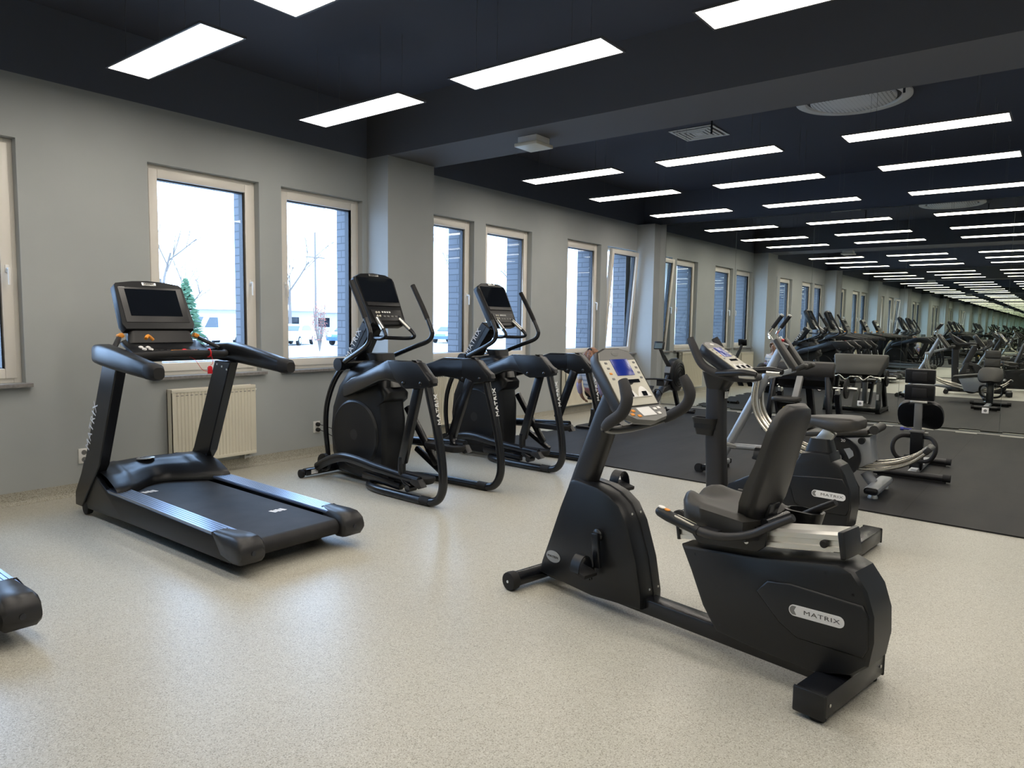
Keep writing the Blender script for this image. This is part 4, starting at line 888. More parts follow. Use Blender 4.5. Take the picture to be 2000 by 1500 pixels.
def make_upright():
    t = empty('upright_bike', (5.10, 1.03, 0), rad(-5), 'black upright exercise bike with silver seat post, behind the recumbent bike', 'exercise bike')
    b = MB(); b.beam((-0.28, 0.0, 0.068), (0.28, 0.0, 0.068), 0.10, 0.125, (0, 0, 1), 0.014); st = b.build('rear_stabiliser', M_blk_metal, t)
    for sx in (-1, 1):
        MB().beam((sx*0.275, 0, 0.068), (sx*0.29, 0, 0.068), 0.104, 0.130, (0, 0, 1), 0.008).build('end_cap', M_blk, st)
        MB().lathe([(0.03, 0.0), (0.03, 0.02), (0.02, 0.022)], (sx*0.22, 0, 0), 'z', 16).build('levelling_foot', M_rubber, st)
    b = MB(); b.cyl((-0.24, 1.20, 0.055), (0.24, 1.20, 0.055), 0.04, 20); fs = b.build('front_stabiliser', M_blk_metal, t)
    for sx in (-1, 1): MB().lathe([(0.03, -0.02), (0.052, -0.016), (0.052, 0.016), (0.03, 0.02)], (sx*0.26, 1.20, 0.052), 'x', 24).build('transport_wheel', M_rubber, fs)
    MB().bx(-0.05, 0.05, 0.0, 1.18, 0.05, 0.13, 0.01).build('base_beam', M_blk_metal, t)
    # main shroud
    prof = [(0.30, 0.655), (0.185, 0.655), (0.17, 0.60), (0.12, 0.575), (0.085, 0.52), (0.045, 0.42), (0.035, 0.30), (0.05, 0.17), (0.09, 0.09), (0.50, 0.06), (0.80, 0.08), (0.93, 0.14), (0.95, 0.25), (0.90, 0.33), (0.78, 0.40), (0.60, 0.49), (0.46, 0.54), (0.40, 0.58), (0.37, 0.64)]
    cc = (0.42, 0.33)
    def shell(u, k): return [(u, cc[0]+(y-cc[0])*k, cc[1]+(z-cc[1])*k) for y, z in prof]
    b = MB(); b.loft([shell(-0.100, 0.93), shell(-0.096, 0.975), shell(-0.080, 1.0), shell(0.080, 1.0), shell(0.096, 0.975), shell(0.100, 0.93)]); sh = b.build('drive_shroud', M_blk, t, angle=30)
    for sx in (-1, 1):
        b = MB(); b.prism([(0.46, 0.47), (0.20, 0.495), (0.09, 0.50), (0.045, 0.42), (0.038, 0.30), (0.06, 0.255), (0.30, 0.245), (0.40, 0.28)], sx*0.094, sx*0.107, 'x', 0.009, 3); pn = b.build('raised_panel', M_blk, sh, angle=40)
        logo_capsule(pn, (sx*0.1085, 0.175, 0.375), (0, -1, 0) if sx < 0 else (0, 1, 0), (0, 0, 1), 0.22, 0.046)
    b = MB(); b.loft([[(u, 0.275+v, 0.645) for u, v in rrect(0.135, 0.185, 0.03, 3)], [(u, 0.275+v, 0.74) for u, v in rrect(0.11, 0.13, 0.025, 3)]]); b.build('post_collar', M_blk, t, angle=40)
    b = MB(); b.beam((0, 0.285, 0.70), (0, 0.215, 0.80), 0.062, 0.085, (1, 0, 0), 0.008); b.build('seat_post', M_steel, t)
    # saddle, padded
    b = MB(); secs = []
    for (v, z, hw, th) in ((0.42, 0.855, 0.03, 0.035), (0.38, 0.858, 0.05, 0.055), (0.30, 0.858, 0.085, 0.075), (0.20, 0.855, 0.135, 0.095), (0.12, 0.855, 0.155, 0.100), (0.06, 0.86, 0.145, 0.090), (0.02, 0.86, 0.10, 0.06)):
        secs.append([(u, v, z+w) for u, w in rrect(hw*2, th, th*0.42, 4)])
    b.loft(secs); b.build('saddle', M_vinyl_g, t, angle=70)
    # cranks
    for sx, (v, z) in ((-1, (0.72, 0.25)), (1, (0.78, 0.50))):
        b = MB(); b.lathe([(0.03, 0), (0.03, sx*0.02), (0.02, sx*0.028)], (sx*0.10, 0.68, 0.37), 'x', 20); b.beam((sx*0.13, 0.68, 0.37), (sx*0.135, v, z), 0.022, 0.04, (1, 0, 0), 0.006); cr = b.build('crank', M_blk_metal, t)
        pedal(cr, sx*0.20, v, z, sx, 0.1)
    # mast, slightly raked
    b = MB(); b.loft([[(u, 1.02+v, 0.06) for u, v in rrect(0.13, 0.15, 0.04, 4)], [(u, 1.055+v, 0.60) for u, v in rrect(0.125, 0.145, 0.04, 4)], [(u, 1.07+v, 1.10) for u, v in rrect(0.12, 0.14, 0.04, 4)]]); ms = b.build('console_mast', M_dgrey_pl, t, angle=60)
    b = MB(); b.loft([[(-0.05+u*0.8, 1.12+v*0.8, 0.67) for u, v in rrect(0.09, 0.17, 0.03, 4)], [(-0.06+u, 1.12+v, 0.80) for u, v in rrect(0.11, 0.20, 0.035, 4)], [(-0.06+u*0.86, 1.12+v*0.9, 0.80) for u, v in rrect(0.11, 0.20, 0.035, 4)], [(-0.06+u*0.8, 1.12+v*0.84, 0.72) for u, v in rrect(0.11, 0.20, 0.035, 4)]]); b.build('bottle_holder', M_blk, ms, angle=40)
    MB().box((0.0, 0.985, 0.98), (0.05, 0.004, 0.05)).build('rating_label', M_letter, ms, smooth=False)
    b = MB(); b.cyl((0.05, 1.0, 0.60), (0.11, 0.95, 0.58), 0.014, 10); b.build('adjuster_knob', M_steel, ms)
    # head and console
    b = MB(); b.loft([[(u, 1.06+v, 1.02) for u, v in rrect(0.12, 0.15, 0.04, 4)], [(u, 1.03+v, 1.15) for u, v in rrect(0.22, 0.26, 0.07, 4)]]); b.build('console_head', M_blk, t, angle=60)
    T = Matrix.Translation((0, 0.985, 1.255)) @ Matrix.Rotation(rad(-58), 4, 'X')
    con = bike_console(t, T, 0.265, 0.42, 3)
    # handlebars: side horns up and forward, arms sweeping back with pulse grips
    for sx in (-1, 1):
        b = MB(); b.tube([(sx*0.19, 1.20, 1.40), (sx*0.20, 1.16, 1.33), (sx*0.195, 1.10, 1.22), (sx*0.18, 1.02, 1.165), (sx*0.165, 0.90, 1.13), (sx*0.13, 0.80, 1.12), (0, 0.77, 1.12)], [0.026, 0.031, 0.030, 0.029, 0.028, 0.026, 0.024], 12, smooth_pts=5); hb = b.build('handlebar', M_grip, t)
        b = MB(); b.tube([(sx*0.175, 1.0, 1.15), (sx*0.21, 0.88, 1.16), (sx*0.235, 0.76, 1.17), (sx*0.225, 0.66, 1.16)], [0.022, 0.024, 0.026, 0.020], 12, smooth_pts=4); ar = b.build('side_grip', M_blk, hb)
        b = MB(); b.tube([(sx*0.225, 0.78, 1.150), (sx*0.228, 0.72, 1.148), (sx*0.222, 0.67, 1.150)], 0.022, 12, smooth_pts=3); b.build('pulse_plate', M_steel, ar)
    return t
make_upright()

# ------------------------------------------------------------------ abdominal machine with curved chrome rails
def make_ab():
    t = empty('abdominal_machine', (7.02, 1.28, 0), 0, 'silver abdominal machine with curved chrome rails, standing on the rubber mat edge', 'ab machine')
    Y = lambda y: y-1.28
    b = MB(); b.beam((-0.27, Y(2.80), 0.075), (0.27, Y(2.80), 0.075), 0.055, 0.10, (0, 0, 1), 0.02); ft = b.build('front_foot', M_silver, t)
    for sx in (-1, 1):
        MB().lathe([(0.03, -0.014), (0.05, -0.012), (0.05, 0.012), (0.03, 0.014)], (sx*0.20, Y(2.90), 0.050), 'x', 20).build('transport_wheel', M_rubber, ft)
        MB().beam((sx*0.265, Y(2.80), 0.075), (sx*0.278, Y(2.80), 0.075), 0.058, 0.104, (0, 0, 1), 0.015).build('end_cap', M_blk, ft)
        MB().lathe([(0.03, 0.0), (0.03, 0.045)], (sx*0.22, Y(2.78), 0), 'z', 16).build('rubber_foot', M_rubber, ft)
    b = MB(); b.beam((-0.32, Y(1.28), 0.085), (0.32, Y(1.28), 0.085), 0.065, 0.12, (0, 0, 1), 0.024); ft = b.build('rear_foot', M_silver, t)
    for sx in (-1, 1):
        MB().beam((sx*0.312, Y(1.28), 0.085), (sx*0.326, Y(1.28), 0.085), 0.058, 0.112, (0, 0, 1), 0.022).build('end_cap', M_blk, ft)
        MB().lathe([(0.04, 0.0), (0.042, 0.02), (0.03, 0.054)], (sx*0.24, Y(1.28), 0), 'z', 20).build('levelling_foot', M_steel, ft)
    b = MB(); b.tube([(0, Y(2.78), 0.09), (0, Y(2.44), 0.78), (0, Y(2.17), 1.34)], 0.044, 16, flat=1.0); b.build('main_tube', M_silver, t)
    b = MB(); b.tube([(0, Y(2.68), 0.28), (0, Y(2.2), 0.30), (0, Y(1.75), 0.26)], 0.03, 14); b.build('cross_tube', M_silver, t)
    b = MB(); b.tube([(0, Y(1.40), 0.19), (0, Y(1.33), 0.10)], 0.045, 14); b.build('rear_post', M_silver, t)
    rail = [(2.41, 0.96), (2.425, 0.80), (2.40, 0.66), (2.32, 0.53), (2.20, 0.43), (2.00, 0.335), (1.78, 0.275), (1.55, 0.235), (1.35, 0.235), (1.17, 0.27), (1.02, 0.34), (0.91, 0.44)]
    for sx in (-1, 1):
        for k in (0, 1):
            b = MB(); b.tube([(sx*0.085, Y(y)-0.035*k*(1 if i < 5 else 0.3), z+0.045*k*(1 if i > 4 else 0.2)) for i, (y, z) in enumerate(rail)], 0.017, 10, smooth_pts=4); b.build('curved_rail', M_pol, t)
    b = MB(); b.box((0, Y(0.905), 0.455), (0.22, 0.05, 0.07), (0.7, 0, 0), 0.012); b.build('rail_end_cap', M_dgrey_pl, t)
    b = MB(); b.box((0, Y(2.41), 0.97), (0.22, 0.06, 0.05), (0.1, 0, 0), 0.01); b.build('rail_top_bracket', M_silver, t)
    # carriage with knee pad and weight plate
    b = MB(); b.prism([(Y(1.80), 0.47), (Y(1.35), 0.53), (Y(1.32), 0.30), (Y(1.50), 0.20), (Y(1.68), 0.22), (Y(1.74), 0.36)], -0.125, 0.125, 'x', 0.01); b.build('carriage', M_silver, t)
    b = MB(); b.beam((0, Y(1.90), 0.50), (0, Y(1.36), 0.575), 0.34, 0.05, (1, 0, 0), 0.018); b.tube([(-0.16, Y(1.315), 0.60), (0.16, Y(1.315), 0.60)], 0.04, 14); b.build('knee_pad', M_vinyl, t)
    b = MB(); b.tube([(-0.14, Y(1.40), 0.50), (-0.22, Y(1.40), 0.50)], [0.022, 0.03], 12); b.build('release_knob', M_blk, t)
    b = MB(); b.lathe([(0.03, -0.010), (0.10, -0.010), (0.135, -0.018), (0.178, -0.018), (0.182, 0), (0.178, 0.018), (0.135, 0.018), (0.10, 0.010), (0.03, 0.010)], (-0.165, Y(1.585), 0.33), 'x', 40); pl = b.build('weight_plate', M_blk_metal, t)
    for a in (30, 150, 270):
        MB().prism([(Y(1.585)+math.cos(rad(a+d))*r, 0.33+math.sin(rad(a+d))*r) for d, r in ((-35, 0.085), (-18, 0.125), (0, 0.130), (18, 0.125), (35, 0.085), (15, 0.075), (-15, 0.075))], -0.186, -0.176, 'x').build('plate_opening', M_silver, pl, smooth=False)
    for txt, a in (('20', 80), ('KG', 200)): text_mesh('plate_lettering', txt, 0.035, frame((-0.1845, Y(1.585)-math.cos(rad(a))*0.155, 0.33+math.sin(rad(a))*0.155), (0, -1, 0), (0, 0, 1)), M_letter, pl, 1.1)
    b = MB(); b.lathe([(0.022, 0), (0.022, -0.03), (0.030, -0.032), (0.030, -0.045), (0.0005, -0.047)], (-0.175, Y(1.585), 0.33), 'x', 20)
    b.tube([(-0.215, Y(1.60), 0.34), (-0.216, Y(1.68), 0.45)], 0.004, 6); b.tube([(-0.215, Y(1.60), 0.34), (-0.216, Y(1.73), 0.39)], 0.004, 6); b.build('spring_collar', M_steel, pl)
    # arm pads
    b = MB(); b.beam((0, Y(2.40), 0.98), (0, Y(2.06), 1.085), 0.06, 0.05, (1, 0, 0), 0.008); b.build('pad_support', M_silver, t)
    d0, d1 = Vector((0, Y(2.235), 1.38)), Vector((0, Y(2.03), 1.09))
    for sx in (-1, 1):
        o = Vector((sx*0.12, 0, 0))
        b = MB(); b.beam(d0+o+Vector((0, -0.02, 0.0)), d1+o+Vector((0, -0.02, 0)), 0.11, 0.05, (1, 0, 0), 0.02); b.beam(d1+o+Vector((0, -0.02, 0.01)), d1+o+Vector((0, -0.11, 0.055)), 0.11, 0.045, (1, 0, 0), 0.018); b.build('arm_pad', M_vinyl, t)
        b = MB(); b.beam(d0+o*1.2+Vector((0, 0.025, 0.02)), d1+o*1.2+Vector((0, 0.025, -0.01)), 0.03, 0.012, (1, 0, 0)); b.build('pad_bracket', M_steel, t)
        b = MB(); b.tube([d0+o*1.1+Vector((0, 0.03, 0.0)), (sx*0.12, Y(2.285), 1.43), (sx*0.12, Y(2.24), 1.50)], 0.014, 10, smooth_pts=3); hb = b.build('hand_bar', M_chrome, t)
        MB().tube([(sx*0.12, Y(2.25), 1.485), (sx*0.12, Y(2.17), 1.60)], 0.019, 12).build('hand_grip', M_rubber, hb)
        MB().tube([(sx*0.12, Y(2.17), 1.60), (sx*0.12, Y(2.163), 1.61)], 0.021, 12).build('grip_end_cap', M_steel, hb)
    MB().box((0.02, Y(2.20), 1.36), (0.06, 0.02, 0.04), (0.6, 0, 0), 0.006).build('counter', M_red, t)
    b = MB(); b.beam((-0.16, Y(2.235), 1.36), (0.16, Y(2.235), 1.36), 0.03, 0.03, (0, 0, 1)); b.beam((-0.16, Y(2.06), 1.09), (0.16, Y(2.06), 1.09), 0.03, 0.03, (0, 0, 1)); b.build('pad_crossbar', M_silver, t)
    return t
make_ab()

# ------------------------------------------------------------------ adjustable bench (local y points to the mirrors)
def make_bench():
    t = empty('adjustable_bench', (7.90, 1.16, 0.012), rad(-90), 'black adjustable bench seen from behind its backrest, facing the mirrors', 'bench')
    b = MB(); b.cyl((-0.31, 0.0, 0.05), (0.31, 0.0, 0.05), 0.030, 16); st = b.build('rear_stabiliser', M_dgrey_pl, t)
    for sx in (-1, 1): MB().cyl((sx*0.27, 0, 0.05), (sx*0.335, 0, 0.05), 0.0365, 16).build('rubber_end', M_rubber, st)
    MB().bx(-0.30, 0.30, -0.012, 0.012, 0.0, 0.03).build('foot_pad', M_rubber, st)
    b = MB(); b.cyl((-0.20, 1.0, 0.05), (0.20, 1.0, 0.05), 0.030, 16); st = b.build('front_stabiliser', M_dgrey_pl, t)
    for sx in (-1, 1): MB().cyl((sx*0.18, 1.0, 0.05), (sx*0.225, 1.0, 0.05), 0.0365, 16).build('rubber_end', M_rubber, st)
    MB().bx(-0.18, 0.18, 0.988, 1.012, 0.0, 0.03).build('foot_pad', M_rubber, st)
    b = MB(); b.beam((0, 0.02, 0.055), (0, 0.99, 0.055), 0.075, 0.05, (1, 0, 0), 0.006); sp = b.build('base_tube', M_silver, t)
    MB().bx(-0.034, 0.034, 0.12, 0.26, 0.080, 0.082).build('warning_label', M_letter, sp, smooth=False)
    b = MB(); b.beam((0, 0.28, 0.06), (0, 0.22, 0.46), 0.115, 0.10, (1, 0, 0), 0.012); b.build('main_post', M_blk, t)
    b = MB(); b.beam((0, 0.22, 0.44), (0, 0.20, 0.74), 0.07, 0.05, (1, 0, 0), 0.008); b.bx(-0.07, 0.07, 0.16, 0.26, 0.445, 0.47, 0.006); b.build('back_post', M_grey_pl, t)
    b = MB(); b.tube([(-0.06, 0.22, 0.40), (-0.13, 0.14, 0.405), (-0.18, 0.08, 0.36), (-0.185, 0.05, 0.27), (-0.13, 0.06, 0.19), (0, 0.08, 0.17), (0.13, 0.06, 0.19), (0.185, 0.05, 0.27), (0.18, 0.08, 0.36), (0.13, 0.14, 0.405), (0.06, 0.22, 0.40)], 0.02, 12, smooth_pts=4); b.build('carry_handle', M_rubber, t)
    b = MB(); b.cyl((-0.05, 0.2, 0.47), (-0.13, 0.2, 0.47), 0.008, 10); b.cyl((-0.12, 0.2, 0.47), (-0.15, 0.2, 0.47), 0.018, 14); b.build('pull_pin', mat('blue_knob', (0.05, 0.06, 0.35), 0.4), t)
    b = MB(); b.cyl((0.05, 0.2, 0.445), (0.10, 0.2, 0.445), 0.012, 10); b.build('locking_bolt', M_steel, t)
    # seat pad: broad at the rear, notch at the front; tilted up
    b = MB(); out = []
    for k in range(28):
        a = 2*PI*k/28; c, s_ = math.cos(a), math.sin(a)
        out.append((0.225*(abs(c)**0.65)*(1 if c >= 0 else -1), 0.19*(abs(s_)**0.75)*(1 if s_ >= 0 else -1)-(0.05*(1-abs(c))**2 if s_ > 0 else 0)))
    b.loft([[(x*0.93, y*0.93, -0.035) for x, y in out], [(x, y, -0.015) for x, y in out], [(x, y, 0.015) for x, y in out], [(x*0.94, y*0.94, 0.032) for x, y in out]])
    b.xf(Matrix.Translation((0, 0.36, 0.61)) @ Matrix.Rotation(rad(-62), 4, 'X') @ Matrix.Scale(0.92, 4)); sp_ = b.build('seat_pad', M_vinyl_g, t, angle=60)
    b = MB(); b.loft([[(x*0.80, y*0.80, -0.055) for x, y in out], [(x*0.99, y*0.99, -0.040) for x, y in out], [(x*1.01, y*1.01, -0.012) for x, y in out], [(x*0.9, y*0.9, -0.010) for x, y in out]]); b.xf(Matrix.Translation((0, 0.36, 0.61)) @ Matrix.Rotation(rad(-62), 4, 'X') @ Matrix.Scale(0.92, 4)); b.build('seat_shell', M_blk, sp_, angle=60)
    MB().beam((0, 0.22, 0.60), (0, 0.33, 0.61), 0.07, 0.05, (1, 0, 0), 0.006).build('seat_frame', M_dgrey_pl, t)
    # back pads
    for z0, z1 in ((0.765, 0.925), (0.935, 1.085)):
        b = MB(); b.box((0, 0.225+(z0-0.765)*-0.14, (z0+z1)/2), (0.265, 0.055, z1-z0), (rad(8), 0, 0), 0.02, 3); pd = b.build('back_pad', M_vinyl_g, t)
        MB().box((0, 0.192+(z0-0.765)*-0.14, (z0+z1)/2), (0.262, 0.022, (z1-z0)*0.97), (rad(8), 0, 0), 0.008).build('pad_shell', M_blk, pd)
        MB().box((0, 0.178+(z0-0.765)*-0.14, (z0+z1)/2), (0.13, 0.012, (z1-z0)*0.6), (rad(8), 0, 0), 0.005).build('pad_mount', M_dgrey_pl, pd)
    MB().bx(-0.075, 0.075, 0.17, 0.20, 0.74, 0.765, 0.004).build('back_bracket', M_steel, t)
    return t
make_bench()

# ------------------------------------------------------------------ preacher curl bench (local y points to the mirrors)
def make_preacher():
    t = empty('preacher_curl_bench', (10.40, 2.98, 0.012), rad(-90), 'black preacher curl bench with grey arm pad, close to the mirrors', 'bench')
    b = MB(); b.loft([[(u*k, v+0.0, z) for u, v, z in ((-0.455, -0.01, 0.985), (-0.455, -0.03, 0.93), (-0.455, 0.0, 0.86), (-0.455, 0.12, 0.90), (-0.455, 0.09, 0.97), (-0.455, 0.05, 1.005))] for k in (1.0, 0.985)][:1]+[[(0.455, v, z) for v, z in ((-0.01, 0.985), (-0.03, 0.93), (0.0, 0.86), (0.12, 0.90), (0.09, 0.97), (0.05, 1.005))]])
    b.b.free()
    b = MB(); b.prism([(0.02, 1.005), (-0.02, 0.985), (-0.035, 0.93), (-0.03, 0.83), (0.0, 0.79), (0.04, 0.80), (0.285, 0.60), (0.315, 0.61), (0.345, 0.66), (0.33, 0.69), (0.08, 0.99)], -0.45, 0.45, 'x', 0.02, 3)
    for v in b.b.verts:
        if v.co.y > 0.15: v.co.x *= 1-0.22*min(1, (v.co.y-0.05)/0.3)
    b.build('arm_pad', M_vinyl_g, t, angle=45)
    for sx in (-1, 1):
        b = MB(); b.beam((sx*0.36, 0.06, 0.80), (sx*0.43, -0.02, 0.06), 0.06, 0.13, (1, 0, 0), 0.008); b.beam((sx*0.43, -0.12, 0.05), (sx*0.43, 0.62, 0.05), 0.07, 0.08, (1, 0, 0), 0.01); b.beam((sx*0.43, 0.58, 0.05), (sx*0.40, 0.44, 0.54), 0.07, 0.11, (1, 0, 0), 0.01); lg = b.build('side_frame', M_blk_metal, t)
        b = MB(); b.prism([(0.38, 0.53), (0.50, 0.53), (0.52, 0.60), (0.49, 0.60), (0.475, 0.565), (0.42, 0.565), (0.405, 0.60), (0.38, 0.59)], sx*0.40-0.02, sx*0.40+0.02, 'x'); b.build('bar_rest', M_steel, lg)
        MB().beam((sx*0.418, 0.615, 0.24), (sx*0.412, 0.585, 0.34), 0.04, 0.004, (1, 0, 0)).build('warning_label', M_letter, lg, smooth=False)
        MB().bx(sx*0.43-0.04, sx*0.43+0.04, -0.12, -0.06, 0.0, 0.03).build('rubber_foot', M_rubber, lg); MB().bx(sx*0.43-0.04, sx*0.43+0.04, 0.54, 0.61, 0.0, 0.03).build('rubber_foot', M_rubber, lg)
    b = MB(); b.beam((-0.40, 0.58, 0.06), (0.40, 0.58, 0.06), 0.08, 0.09, (0, 0, 1), 0.01); b.build('front_base_tube', M_blk_metal, t)
    b = MB(); b.beam((-0.36, 0.03, 0.77), (0.36, 0.03, 0.77), 0.06, 0.05, (0, 0, 1)); b.beam((-0.30, 0.24, 0.62), (0.30, 0.24, 0.62), 0.04, 0.04, (0, 0, 1)); b.beam((0.05, 0.56, 0.08), (0.05, 0.30, 0.62), 0.09, 0.07, (1, 0, 0)); b.build('pad_frame', M_blk_metal, t)
    b = MB(); b.beam((0.02, -0.05, 0.78), (0.03, -0.28, 0.50), 0.085, 0.07, (1, 0, 0), 0.008); b.beam((0.03, -0.28, 0.48), (0.03, -0.28, 0.06), 0.08, 0.08, (1, 0, 0), 0.006); b.beam((0.03, -0.60, 0.05), (0.03, 0.56, 0.05), 0.08, 0.07, (1, 0, 0), 0.008); b.build('centre_post', M_grey_pl, t)
    b = MB(); b.prism(rrect(0.36, 0.26, 0.07, 5, -0.02, -0.50), 0.475, 0.53, 'z', 0.015); b.build('seat', M_vinyl, t)
    b = MB(); b.beam((-0.16, -0.48, 0.47), (-0.10, -0.42, 0.06), 0.035, 0.10, (1, 0, 0)); b.beam((0.12, -0.48, 0.47), (0.09, -0.42, 0.06), 0.035, 0.10, (1, 0, 0)); b.bx(-0.15, 0.13, -0.45, -0.40, 0.35, 0.45); b.build('seat_bracket', M_blk, t)
    MB().lathe([(0.010, 0), (0.010, -0.04), (0.032, -0.045), (0.026, -0.07), (0.012, -0.075)], (-0.04, -0.45, 0.37), 'y', 16).build('adjuster_knob', M_yellow, t)
    for k in range(1): MB().lathe([(0.012, 0), (0.012, -0.02)], (0.10, -0.45, 0.42), 'y', 12).build('bolt', M_steel, t)
    return t
make_preacher()
def make_ezbar():
    t = empty('curl_bar', (10.85, 2.98, 0.628), rad(-90), 'chrome zigzag curl bar resting across the preacher curl bench', 'barbell')
    pts = [(-0.62, 0, 0), (-0.34, 0, 0.0), (-0.25, 0.01, 0.02), (-0.15, 0.02, -0.055), (-0.07, 0.02, 0.0), (0.0, 0.02, 0.0), (0.07, 0.02, 0.0), (0.15, 0.02, -0.055), (0.25, 0.01, 0.02), (0.34, 0, 0.0), (0.62, 0, 0)]
    MB().tube(pts, 0.0135, 12, smooth_pts=4).build('bar_shaft', M_chrome, t)
    for sx in (-1, 1):
        MB().cyl((sx*0.47, 0, 0), (sx*0.66, 0, 0), 0.025, 16).build('bar_sleeve', M_steel, t)
    return t
make_ezbar()
for sx in (-1, 1):
    t = empty('weight_plate', (10.85, 2.98-sx*0.515, 0.628), rad(-90), 'black round weight plate on the %s end of the curl bar' % ('window side' if sx < 0 else 'camera side'), 'weight plate', 'weight plates on the curl bar')
    b = MB(); b.lathe([(0.0255, -0.012), (0.06, -0.012), (0.09, -0.009), (0.12, -0.014), (0.14, -0.013), (0.142, 0), (0.14, 0.013), (0.12, 0.014), (0.09, 0.009), (0.06, 0.012), (0.0255, 0.012)], (0, 0, 0), 'x', 36, True); b.build('plate_disc', M_rubber, t)
    b = MB(); b.lathe([(0.034, 0.0), (0.034, 0.004), (0.0255, 0.004), (0.0255, 0)], (0, 0, 0), 'x', 24, True); b.xf(Matrix.Translation((sx*0.012, 0, 0)) @ Matrix.Diagonal((sx, 1, 1, 1))); b.build('plate_hub', M_steel, t)

# ------------------------------------------------------------------ rowing machine and the person on it
def make_rower():
    t = empty('rowing_machine', (8.40, 5.18, 0.012), rad(-90), 'black rowing machine with round flywheel cage, next to the corner column', 'rowing machine')
    b = MB(); b.beam((0, 0.05, 0.345), (0, 1.75, 0.36), 0.045, 0.085, (1, 0, 0), 0.006); b.build('monorail', M_alu, t)
    b = MB(); b.beam((0, 0.14, 0.34), (0, 0.10, 0.04), 0.10, 0.06, (1, 0, 0), 0.006, 0.16, 0.10); b.beam((-0.30, 0.10, 0.02), (0.26, 0.10, 0.02), 0.032, 0.045, (0, 0, 1)); b.bx(-0.05, 0.05, 0.06, 0.40, 0.06, 0.30, 0.01); b.build('rear_leg', M_blk_metal, t)
    b = MB(); b.prism(rrect(0.30, 0.24, 0.07, 4, 0, 0.20), 0.425, 0.455, 'z', 0.01); b.bx(-0.04, 0.04, 0.12, 0.28, 0.38, 0.428); b.build('seat', M_blk, t)
    b = MB(); b.beam((0, 1.70, 0.36), (0, 2.55, 0.48), 0.06, 0.09, (1, 0, 0), 0.008); b.beam((0, 2.20, 0.42), (0, 2.52, 0.80), 0.05, 0.09, (1, 0, 0), 0.008); b.build('main_frame', M_dgrey_pl, t)
    b = MB(); b.beam((0, 2.45, 0.74), (0, 2.82, 0.05), 0.055, 0.07, (1, 0, 0), 0.006); b.beam((-0.28, 2.83, 0.025), (0.28, 2.83, 0.025), 0.04, 0.05, (0, 0, 1), 0.006); fl = b.build('front_leg', M_blk_metal, t)
    for sx in (-1, 1): MB().lathe([(0.02, -0.012), (0.032, -0.010), (0.032, 0.010), (0.02, 0.012)], (sx*0.26, 2.86, 0.04), 'x', 16).build('caster', M_rubber, fl)
    # flywheel cage
    b = MB(); b.lathe([(0.19, -0.085), (0.265, -0.06), (0.275, 0), (0.265, 0.06), (0.19, 0.085)], (0.0, 2.62, 0.66), 'x', 36); fw = b.build('flywheel_cage', M_blk, t)
    for sx in (-1, 1):
        for r in (0.07, 0.115, 0.16, 0.20):
            MB().tube([(sx*0.088, 2.62+math.cos(a)*r, 0.66+math.sin(a)*r) for a in [2*PI*k/28 for k in range(28)]], 0.005, 6, closed=True).build('cage_ring', M_dgrey_pl, fw)
        MB().lathe([(0.045, 0), (0.045, sx*0.008)], (sx*0.086, 2.62, 0.66), 'x', 20).build('hub_cap', M_blk_gloss, fw)
    MB().beam((-0.0, 2.33, 0.70), (0.0, 2.36, 0.80), 0.10, 0.012, (1, 0, 0)).build('cage_label', M_grey_pl, fw)
    b = MB(); b.beam((0, 2.42, 0.78), (0.0, 2.18, 0.98), 0.045, 0.05, (1, 0, 0)); b.beam((0, 2.18, 0.97), (0, 2.06, 1.10), 0.04, 0.035, (1, 0, 0)); b.build('monitor_arm', M_blk, t)
    b = MB(); b.box((0, 2.02, 1.155), (0.17, 0.045, 0.13), (rad(-15), 0, 0), 0.012); mo = b.build('monitor', M_blk, t)
    MB().box((0, 1.995, 1.152), (0.13, 0.004, 0.085), (rad(-15), 0, 0)).build('monitor_screen', mat('grey_lcd', (0.10, 0.13, 0.13), 0.2), mo)
    for sx in (-1, 1):
        b = MB(); b.beam((sx*0.10, 1.72, 0.26), (sx*0.10, 1.98, 0.50), 0.11, 0.02, (1, 0, 0), 0.006); fp = b.build('foot_rest', M_blk, t)
        MB().tube([(sx*0.045, 1.86, 0.39), (sx*0.06, 1.80, 0.46), (sx*0.10, 1.78, 0.475), (sx*0.14, 1.80, 0.46), (sx*0.155, 1.86, 0.39)], 0.008, 8, smooth_pts=3).build('foot_strap', M_blk, fp)
    b = MB(); b.tube([(-0.25, 2.02, 0.60), (-0.1, 2.06, 0.61), (0, 2.07, 0.61), (0.1, 2.06, 0.61), (0.25, 2.02, 0.60)], 0.014, 10, smooth_pts=3); b.beam((-0.06, 2.10, 0.55), (0.06, 2.10, 0.55), 0.10, 0.03, (0, 0, 1)); b.build('row_handle', M_rubber, t)
    return t
make_rower()

